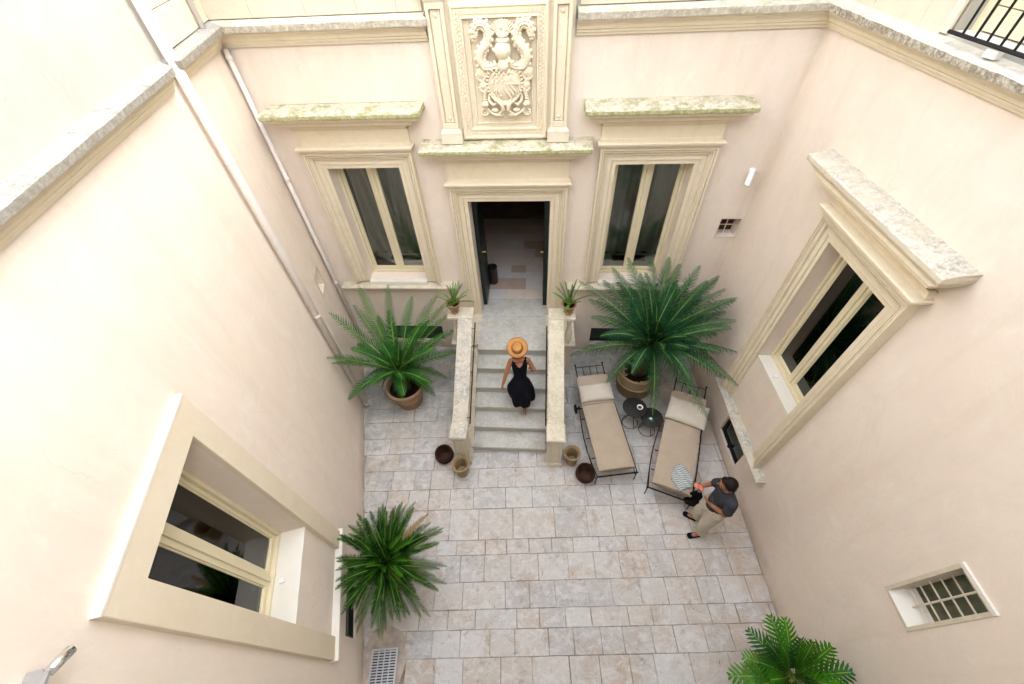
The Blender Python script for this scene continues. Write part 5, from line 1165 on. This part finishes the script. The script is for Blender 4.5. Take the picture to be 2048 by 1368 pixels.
# ------------------------------------------------------------------ fittings on the walls
sc = thing('security_camera', 'white cylindrical security camera on the front wall near the right corner', 'security camera', (3.30, YF-.005, 3.74))
m_ = MB(); m_.tube([(0, 0, 0), (0, -.03, 0)], .03, 14); m_.tube([(0, -.03, 0), (-.045, -.075, .02)], .012, 8); m_.ell((-.055, -.09, .035), (.045, .045, .045), 16, 10); m_.build('mount', WHITE, sc, auto=40)
m_ = MB(); m_.tube([(-.055, -.10, .02), (-.10, -.19, -.12)], .037, 18); m_.build('camera_body', WHITE, sc, auto=40)
m_ = MB(); m_.tube([(0, 0, 0), (.05, -.01, .0), (.09, -.004, -.03)], .005, 6); m_.build('cable', WHITE, sc)
def rp(s_, n, z): return PRc + dR*s_ + nR*n + Vector((0, 0, z))
gr = thing('window_grille', 'black iron railing in front of the upper right window', 'railing', tuple(rp(1.70, .10, 5.56)), right.rotation_euler.z)
MB().tube([(-.03, 0, 0), (1.7, 0, 0)], .013, 6).build('bottom_rail', BLACK, gr); MB().tube([(-.03, 0, 1.0), (1.7, 0, 1.0)], .016, 6).build('top_rail', BLACK, gr)
b0 = MB().tube([(0, 0, 0), (0, 0, 1.0)], .0085, 6).build('bar', BLACK, gr); b0.location = (.10, 0, 0)
for k in range(1, 14):
    b1_ = b0.copy(); col.objects.link(b1_); b1_.location = (.10+k*.112, 0, 0)
fl_ = thing('flood_light', 'small white wedge-shaped fitting on the ledge under the upper window', 'light fitting', tuple(rp(2.10, .08, 5.492)), right.rotation_euler.z+R(12))
MB().box((-.045, -.02, 0), (.045, .03, .05), .008).build('housing', WHITE, fl_); MB().box((-.038, -.026, .008), (.038, -.021, .042), .002).build('lens', WOODW, fl_)
hk = thing('shutter_stay', 'chrome shutter stay sticking out of the left wall at the lower left corner', 'shutter stay', sp(5.78, .0, 4.30))
q = lambda s_, n, z: Vector(sp(5.78+s_, n, 4.30+z))-Vector(sp(5.78, 0, 4.30))
m_ = MB(); m_.obox(q(.06, .05, .03), (q(1, 0, 0)).normalized() if False else dL, nL, Vector((0, 0, 1)), .075, .045, .006); m_.build('bracket', STEEL, hk)
m_ = MB(); m_.tube([q(.0, .09, .03), q(-.04, .09, -.0), q(-.075, .09, -.03), q(-.083, .088, -.037)], [.022, .024, .023, .012], 16); m_.build('arm', CHROME, hk, smooth=True)

# ------------------------------------------------------------------ people
def V(*a): return Vector(a)
def hand(mb, wrist, direc, palm_n, size, curl=.5, thumb=1, spread=.12):
    """palm and five unequal bent fingers; direc along the hand, palm_n out of the palm"""
    d = Vector(direc).normalized(); pn = Vector(palm_n); pn = (pn - d*pn.dot(d)).normalized(); sd_ = d.cross(pn).normalized()*thumb
    w_ = Vector(wrist); L = size
    mb.cap(w_-d*.01, w_+d*L*.42, L*.15, L*.21, 12, .48, up=pn); mb.cap(w_+d*L*.2+sd_*L*.07, w_+d*L*.44+sd_*L*.08, L*.13, L*.12, 10, .6, up=pn); mb.cap(w_+d*L*.2-sd_*L*.07, w_+d*L*.42-sd_*L*.10, L*.13, L*.11, 10, .6, up=pn)
    for i, (off, ln) in enumerate(((.145, .42), (.05, .48), (-.05, .45), (-.145, .35))):
        b = w_ + d*L*(.46-.02*abs(i-1)) + sd_*L*off; dd = (d + sd_*off*spread*4).normalized(); c = curl*(1+.15*i)
        p1 = b + (dd*math.cos(c*.5)+pn*math.sin(c*.5))*ln*L*.45; p2 = p1 + (dd*math.cos(c*1.1)+pn*math.sin(c*1.1))*ln*L*.32; p3 = p2 + (dd*math.cos(c*1.7)+pn*math.sin(c*1.7))*ln*L*.23
        mb.cap(b, p1, L*.052, L*.046, 8); mb.cap(p1, p2, L*.046, L*.042, 8); mb.cap(p2, p3, L*.042, L*.034, 8)
    t0 = w_ + d*L*.14 + sd_*L*.16; t1 = t0 + (d*.75+sd_*.6+pn*.25).normalized()*L*.22; t2 = t1 + (d*.95+sd_*.15+pn*.35).normalized()*L*.20
    mb.cap(t0, t1, L*.065, L*.055, 8); mb.cap(t1, t2, L*.052, L*.04, 8)
def foot(mb, ankle, heel, toe, s=1.0):
    a, h, t = Vector(ankle), Vector(heel), Vector(toe)
    mb.cap(a, h+V(0, 0, .03), .030*s, .030*s, 12); mb.cap(h+V(0, 0, .028), t+V(0, 0, .014)-(t-h)*.15, .030*s, .036*s, 12, .7); mb.cap(a-V(0, 0, .01), t+V(0, 0, .018)-(t-h)*.3, .032*s, .028*s, 12, .8)
def head(mb, c, fwd, up, s):
    f = Vector(fwd).normalized(); u = Vector(up); u = (u-f*u.dot(f)).normalized(); r_ = f.cross(u); rot = Matrix((r_, f, u)).transposed(); P = lambda x, y, z: Vector(c)+rot@Vector((x*s, y*s, z*s))
    mb.ell(P(0, -.012, .02), (.074*s, .092*s, .095*s), 20, 14, rot); mb.ell(P(0, .022, -.045), (.054*s, .060*s, .065*s), 16, 10, rot); mb.ell(P(0, .058, -.088), (.024*s, .022*s, .02*s), 10, 7, rot)
    mb.cap(P(0, .083, .008), P(0, .102, -.028), .009*s, .014*s, 8); mb.ell(P(0, .092, -.030), (.019*s, .012*s, .009*s), 8, 6, rot)
    mb.ell(P(0, .078, -.056), (.024*s, .010*s, .006*s), 8, 6, rot); mb.ell(P(0, .075, -.068), (.020*s, .010*s, .006*s), 8, 6, rot)
    for q in (-1, 1):
        mb.ell(P(q*.030, .074, .022), (.024*s, .010*s, .007*s), 8, 6, rot); mb.ell(P(q*.044, .052, -.022), (.022*s, .022*s, .02*s), 8, 6, rot); mb.ell(P(q*.077, -.008, -.008), (.008*s, .020*s, .032*s), 10, 7, rot)
    return P, rot

# --- woman climbing the stair, seen from behind
W0 = V(.17, .70, .51)
wm = thing('person', 'woman in a black sleeveless dress and straw hat climbing the stone steps', 'person', tuple(W0))
o_ = W0
b = MB(); r_ = lambda *a: Vector(a)-o_
# torso and neck
b.cap(r_(.175, .655, 1.07), r_(.18, .69, 1.25), .115, .088, 20, .72, up=(0, 1, 0)); b.cap(r_(.18, .69, 1.25), r_(.168, .745, 1.47), .088, .112, 20, .62, up=(0, 1, 0))
b.cap(r_(.065, .765, 1.555), r_(.27, .785, 1.555), .048, .048, 14); b.cap(r_(.167, .77, 1.54), r_(.16, .80, 1.67), .045, .040, 14)
b.cap(r_(.105, .665, 1.05), r_(.245, .665, 1.05), .086, .086, 18)
head(b, r_(.152, .835, 1.755), (-.1, .95, -.25), (0, .25, 1), .92)
# left arm hanging with a loose fist, right arm bent forward
b.cap(r_(.035, .765, 1.55), r_(-.045, .655, 1.345), .042, .033, 14); b.cap(r_(-.045, .655, 1.345), r_(-.098, .575, 1.165), .033, .020, 14)
hand(b, r_(-.098, .575, 1.165), (-.25, -.25, -.93), (.8, .5, -.1), .125, 1.15, 1)
b.cap(r_(.302, .785, 1.55), r_(.395, .745, 1.355), .042, .033, 14); b.cap(r_(.395, .745, 1.355), r_(.352, .815, 1.245), .033, .020, 14)
hand(b, r_(.352, .815, 1.245), (-.25, .85, -.25), (-.9, 0, -.1), .125, .7, -1)
# back leg (right) on the lower step, heel lifted; front leg stepping up
b.cap(r_(.225, .67, 1.03), r_(.225, .72, .82), .085, .055, 16); b.cap(r_(.225, .72, .82), r_(.238, .585, .49), .052, .030, 14)
b.cap(r_(.226, .69, .76), r_(.232, .635, .64), .048, .044, 12)
foot(b, r_(.238, .585, .49), r_(.238, .525, .425), r_(.232, .635, .345), .9)
b.cap(r_(.12, .70, 1.03), r_(.09, .93, .96), .085, .055, 16); b.cap(r_(.09, .93, .96), r_(.085, .885, .76), .050, .032, 14)
foot(b, r_(.085, .885, .75), r_(.085, .855, .685), r_(.08, 1.03, .682), .9)
body = b.build('body', SKIN, wm); remesh(body, .0058, 3)
# hair below the hat
hb = MB(); hb.ell(r_(.152, .815, 1.775), (.076, .082, .085), 18, 12); hb.cap(r_(.155, .765, 1.74), r_(.158, .755, 1.69), .04, .025, 12); hh = hb.build('hair', HAIR, wm); remesh(hh, .006, 2)
# dress: close bodice with a V at the back, flaring skirt with soft folds
def ring(c, rx, ry, n=72, fold=0, ph=0, tilt=0, k=7):
    out = []
    for i in range(n):
        a = 2*math.pi*i/n; q = 1+fold*(math.sin(k*a+ph)+.5*math.sin((k+4)*a+ph*2))
        out.append(r_(c[0]+rx*q*math.cos(a), c[1]+ry*q*math.sin(a), c[2]+tilt*math.sin(a)))
    return out
dr = MB(); n = 72
rs_ = [((.165, .765, 1.545), .128, .060), ((.168, .75, 1.50), .124, .074), ((.168, .742, 1.44), .122, .082), ((.172, .725, 1.37), .108, .076), ((.178, .70, 1.29), .096, .070), ((.18, .69, 1.245), .094, .069)]
rings_ = []
for j, (c, rx, ry) in enumerate(rs_):
    rg = ring(c, rx, ry)
    if j == 0:
        for i in range(n):
            a = 2*math.pi*i/n
            if math.sin(a) < 0:
                v_ = max(0, 1-abs(math.cos(a))/.50); rg[i].z -= .085*v_; rg[i].y -= .008*v_      # back neckline
                if abs(math.cos(a)) > .88: rg[i].z -= .09
            else:
                v_ = max(0, 1-abs(math.cos(a))/.5); rg[i].z -= .06*v_
                if abs(math.cos(a)) > .88: rg[i].z -= .09
    rings_.append(rg)
bodice = rings_
sk = [((.180, .682, 1.20), .112, .092, .0), ((.178, .672, 1.13), .155, .128, .012), ((.172, .668, 1.06), .182, .165, .025), ((.172, .670, .98), .198, .195, .045), ((.176, .668, .90), .208, .212, .065), ((.182, .665, .83), .212, .220, .085), ((.190, .66, .76), .205, .215, .105), ((.196, .655, .71), .190, .205, .12)]
for j, (c, rx, ry, fo) in enumerate(sk):
    rg = ring(c, rx, ry, fold=fo, ph=1.0+j*.12, k=6)
    if j >= 3:
        for i in range(n):
            a = 2*math.pi*i/n
            rg[i].z += (j-2)*.020*math.sin(a+.4)*(1 if math.sin(a) > 0 else .15)      # hem lifted in front by the raised knee
            if math.sin(a) > 0: rg[i].y += (j-2)*.018
            if math.cos(a) < -.3 and math.sin(a) < .2: rg[i].z += (j-2)*.034*(-math.cos(a)-.3)
    rings_.append(rg)
dr.loft(rings_, False); D_ = dr.build('dress', DRESS, wm, smooth=True)
m_ = D_.modifiers.new('thickness', 'SOLIDIFY'); m_.thickness = .008; m_.offset = 0; m_ = D_.modifiers.new('subdivision', 'SUBSURF'); m_.levels = m_.render_levels = 1
for q in (-1, 1):     # shoulder straps
    MB().tube([r_(.168+q*.078, .70, 1.525), r_(.168+q*.088, .735, 1.582), r_(.168+q*.086, .785, 1.602), r_(.168+q*.075, .825, 1.555)], [(.024, .006)]*4, 10).build('shoulder_strap', DRESS, wm, smooth=True)
MB().tube([r_(.172, .668, 1.43), r_(.178, .635, 1.33), r_(.181, .618, 1.25), r_(.182, .600, 1.20), r_(.180, .568, 1.14), r_(.178, .545, 1.06)], .0028, 5).build('back_seam', BLACK, wm)
# sandals
for (h, t) in ((V(.238, .525, .425), V(.232, .635, .345)), (V(.085, .855, .685), V(.08, 1.03, .682))):
    h, t = h-o_, t-o_; m_ = MB(); ax = (t-h).normalized(); sd_ = ax.cross(V(0, 0, 1)).normalized(); up_ = sd_.cross(ax)
    m_.obox((h+t)/2-up_*.012, ax, sd_, up_, (t-h).length/2+.03, .030, .009); m_.tube([h+sd_*.030, h-ax*.03+up_*.03, h-sd_*.030], .006, 6); m_.tube([h+ax*.03+sd_*.03, h+ax*.02+up_*.055, h+ax*.03-sd_*.03], .005, 6)
    soft(m_.build('sandal', SAND, wm), .004)
# hat tipped back
hz = V(.05, -.50, .86).normalized(); ha = V(1, .05, 0); ha = (ha-hz*ha.dot(hz)).normalized(); hb_ = hz.cross(ha); hc = r_(.143, .785, 1.835)
def hatring(r, z, ob=1.0, wv_=0, pinch=0):
    out = []
    for i in range(48):
        a = 2*math.pi*i/48; x, y = math.cos(a)*r*(1-pinch*max(0, math.sin(a))**1.0*abs(math.cos(a))), math.sin(a)*r*ob
        out.append(hc + ha*x + hb_*y + hz*(z+wv_*math.cos(2*a)+.0))
    return out
ht = MB(); ht.loft([hatring(.06, .0), hatring(.085, -.002), hatring(.12, .0, 1.0, .004), hatring(.155, .006, 1.0, .009), hatring(.157, .010, 1.0, .010), hatring(.12, .006, 1.0, .004), hatring(.083, .006, 1.08), hatring(.077, .03, 1.08), hatring(.072, .062, 1.10, 0, .15), hatring(.062, .082, 1.10, 0, .3), hatring(.048, .088, 1.12, 0, .4), hatring(.03, .076, 1.3, 0, .4), hatring(.012, .070, 1.8)])
hat = ht.build('straw_hat', STRAW, wm, smooth=True)
MB().loft([hatring(.086, .007, 1.08), hatring(.083, .026, 1.08), hatring(.080, .026, 1.08)], False).build('hat_band', BAND, hat, smooth=True)
MB().tube(hatring(.157, .009, 1.0, .010), .0028, 5, closed=True).build('brim_edge', BAND, hat)

# --- man standing at the foot of the right lounger with a phone
o_ = V(2.84, -1.07, 0)
mn = thing('person', 'man in grey t-shirt and beige trousers looking at his phone by the wall', 'person', tuple(o_))
b = MB()
b.cap(r_(2.855, -1.12, .80), r_(2.855, -1.00, .80), .100, .100, 16); b.cap(r_(2.855, -1.06, .82), r_(2.85, -1.055, 1.02), .125, .120, 20, .78, up=(1, 0, 0)); b.cap(r_(2.85, -1.055, 1.02), r_(2.855, -1.05, 1.18), .122, .140, 20, .70, up=(1, 0, 0))
b.cap(r_(2.865, -1.175, 1.235), r_(2.84, -.93, 1.235), .058, .058, 14); b.cap(r_(2.855, -1.05, 1.22), r_(2.825, -1.035, 1.345), .055, .050, 14)
P_, rot_ = head(b, r_(2.795, -1.025, 1.425), (-.88, .36, -.24), (-.2, .1, 1), .98)
# near (left) arm: elbow out, open hand raised palm up
b.cap(r_(2.875, -1.195, 1.225), r_(2.855, -1.235, .995), .047, .038, 14); b.cap(r_(2.855, -1.235, .995), r_(2.675, -1.140, 1.075), .038, .024, 14)
hand(b, r_(2.675, -1.140, 1.075), (-.75, .40, .55), (.3, .55, .5), .155, .55, 1, .2)
# far (right) arm holding the phone
b.cap(r_(2.835, -.915, 1.225), r_(2.805, -.835, 1.00), .047, .038, 14); b.cap(r_(2.805, -.835, 1.00), r_(2.675, -.870, 1.00), .038, .026, 14)
hand(b, r_(2.675, -.868, .995), (-.95, -.12, .08), (.1, -.55, .8), .15, .75, 1, .05)
for (hp, kn, an, heel, toe) in ((r_(2.86, -1.13, .78), r_(2.795, -1.17, .42), r_(2.835, -1.19, .09), r_(2.85, -1.19, .012), r_(2.665, -1.22, .012)), (r_(2.855, -.99, .78), r_(2.785, -.985, .42), r_(2.83, -.975, .09), r_(2.85, -.985, .012), r_(2.675, -.89, .012))):
    b.cap(hp, kn, .082, .055, 16); b.cap(kn, an, .052, .032, 14); foot(b, an, heel, toe, .98)
body = b.build('body', SKIN, mn); remesh(body, .0058, 3)
ey = MB()
for q in (-1, 1): ey.ell(P_(q*.030, .078, .012), (.011, .006, .006), 8, 6, rot_)
ey.build('eyes', BLACK, mn, smooth=True)
hb = MB(); hb.ell(P_(0, -.034, .046), (.085, .088, .082), 22, 14, rot_); hb.ell(P_(0, .034, .092), (.056, .036, .026), 14, 8, rot_); hb.ell(P_(0, -.075, -.01), (.066, .038, .058), 14, 8, rot_)
for q in (-1, 1): hb.ell(P_(q*.070, -.03, .025), (.016, .042, .040), 10, 7, rot_)
for q in range(34):     # combed locks
    a = -1.3+q*2.6/33; hb.cap(P_(.040*math.sin(a), .062-.03*abs(a), .100-.012*abs(a)), P_(.088*math.sin(a), -.07, .05+.03*math.cos(a*1.4)), .012, .009, 6)
hh = hb.build('hair', HAIR, mn); remesh(hh, .0055, 1)
gl_ = MB()
for q in (-1, 1):
    gl_.tube([P_(q*.032+.020*math.cos(a), .092, .012+.016*math.sin(a)) for a in (2*math.pi*i/16 for i in range(16))], .0022, 5, closed=True); gl_.tube([P_(q*.052, .090, .016), P_(q*.080, .02, .010), P_(q*.082, -.01, .0)], .002, 5)
gl_.tube([P_(-.012, .094, .014), P_(.012, .094, .014)], .002, 5); gl_.build('glasses', BLACK, mn)
s_ = MB()
s_.cap(r_(2.855, -1.06, .83), r_(2.85, -1.055, 1.00), .148, .138, 22, .82, up=(1, 0, 0)); s_.cap(r_(2.85, -1.055, 1.00), r_(2.856, -1.05, 1.17), .138, .152, 22, .74, up=(1, 0, 0))
s_.cap(r_(2.866, -1.17, 1.235), r_(2.842, -.935, 1.235), .072, .072, 16); s_.cap(r_(2.855, -1.05, 1.235), r_(2.845, -1.045, 1.285), .085, .062, 16)
s_.cap(r_(2.873, -1.185, 1.235), r_(2.862, -1.225, 1.085), .068, .066, 14); s_.cap(r_(2.838, -.925, 1.235), r_(2.818, -.86, 1.09), .068, .066, 14)
s_.cap(r_(2.79, -1.06, .86), r_(2.78, -1.05, .98), .085, .08, 14)
so = s_.build('t_shirt', SHIRT, mn); remesh(so, .0065, 5)
for v in so.data.vertices:
    c = v.co; v.co += v.normal*(noise.noise(Vector((c.x*9, c.y*9, c.z*5)))*.012 + noise.noise(Vector((c.x*22+c.z*9, c.y*20, c.z*16)))*.005)
MB().tube([r_(2.848+.056*math.cos(a)-.004, -1.043+.060*math.sin(a), 1.292-.012*math.cos(a+3.14)) for a in (2*math.pi*i/24 for i in range(24))], .0055, 6, closed=True).build('collar', SHIRT, mn, smooth=True)
t_ = MB(); t_.cap(r_(2.86, -1.13, .79), r_(2.858, -.99, .79), .118, .118, 18)
for (hp, kn, an) in ((r_(2.86, -1.13, .77), r_(2.80, -1.17, .42), r_(2.838, -1.19, .13)), (r_(2.855, -.99, .77), r_(2.79, -.985, .42), r_(2.835, -.975, .13))):
    t_.cap(hp, kn, .108, .082, 18); t_.cap(kn, an, .080, .064, 18)
to = t_.build('trousers', TROU, mn); remesh(to, .0065, 4)
for v in to.data.vertices:
    c = v.co; low = max(0, .5-c.z); v.co += v.normal*(noise.noise(Vector((c.x*12, c.y*12, c.z*11)))*.012 + noise.noise(Vector((c.x*14, c.y*14, c.z*30)))*.010*min(1, low*3+.2))
for (heel, toe) in ((r_(2.86, -1.19, 0), r_(2.66, -1.22, 0)), (r_(2.86, -.99, 0), r_(2.668, -.887, 0))):
    d_ = (toe-heel); m_ = MB(); m_.cap(heel+V(0, 0, .030)+d_*.12, toe+V(0, 0, .022)-d_*.16, .038, .043, 16, .72); m_.cap(heel+V(0, 0, .045)+d_*.1, heel+V(0, 0, .035)+d_*.5, .034, .036, 14, .8)
    so_ = m_.build('slip_on_shoe', SHOE, mn); remesh(so_, .005, 3)
# phone and bag
px = V(2.535, -.868, 1.055); pz = V(2.672, -.915, 1.01); 
pc = V(2.600, -.900, 1.035); la = (pz-px).normalized(); sh_ = V(.45, .85, .1); sh_ = (sh_-la*sh_.dot(la)).normalized(); nn = la.cross(sh_).normalized(); nn = nn if nn.z > 0 else -nn
ph = thing('phone', 'phone with a bright pink and orange screen held by the man', 'phone', tuple(pc)); m_ = MB(); m_.obox((0, 0, 0), la, sh_, nn, .070, .035, .004); soft(m_.build('phone_case', BLACK, ph), .003)
m_ = MB(); m_.obox(tuple(nn*.0045), la, sh_, nn, .064, .031, .0006); m_.build('screen', SCREEN, ph)
bg_ = thing('cloth_bag', 'dark aubergine cloth bag hanging from the foot corner of the right lounger behind the man', 'bag', (2.79, -.76, .02), R(-20))
m_ = MB(); rings = []
for j in range(11):
    z = .03+.42*j/10; wd = (.10+.015*math.sin(j*.9))*(1-.35*(j/10)**2)*(.7+.3*min(1, j/2)); dp = (.045+.012*math.sin(j*1.3))*(1-.45*(j/10)**2)*(.7+.3*min(1, j/2))
    rings.append([(wd*math.cos(a)*(1+.08*math.sin(5*a+j*.4)), dp*math.sin(a)*(1+.12*math.sin(4*a+j*.6)), z) for a in (2*math.pi*i/28 for i in range(28))])
m_.loft(rings); m_.build('bag_body', BAG, bg_, smooth=True); MB().tube([(-.05, 0, .45), (-.04, 0, .50), (0, .01, .53), (.04, 0, .50), (.05, 0, .45)], .008, 6).build('bag_handle', BAG, bg_, smooth=True)

# ------------------------------------------------------------------ grit and fallen leaflets scattered on the paving
lt = MB(); rg_ = random.Random(11)
for k in range(110):
    x, y = rg_.uniform(-2.6, 3.4), rg_.uniform(-3.4, 2.1)
    if abs(x) < .95 and y > -.3: continue
    if x < PLc.x+(YF-y)*math.tan(AL)+.05: continue
    a = rg_.uniform(0, 6.28); L_, w_2 = (rg_.uniform(.02, .05), .003) if k % 3 == 0 else (rg_.uniform(.004, .010), rg_.uniform(.003, .007))
    d = Vector((math.cos(a), math.sin(a), 0)); e_ = Vector((-d.y, d.x, 0)); p = Vector((x, y, .0105))
    lt.add([p-d*L_-e_*w_2*.3, p+e_*w_2*-1, p+d*L_, p+e_*w_2, p+Vector((0, 0, .003))], [(0, 1, 4), (1, 2, 4), (2, 3, 4), (3, 0, 4)])
lt.build('leaf_litter', mat_simple('brown_litter', (0.10, 0.065, 0.03), .9, .1), floor, kind='stuff')
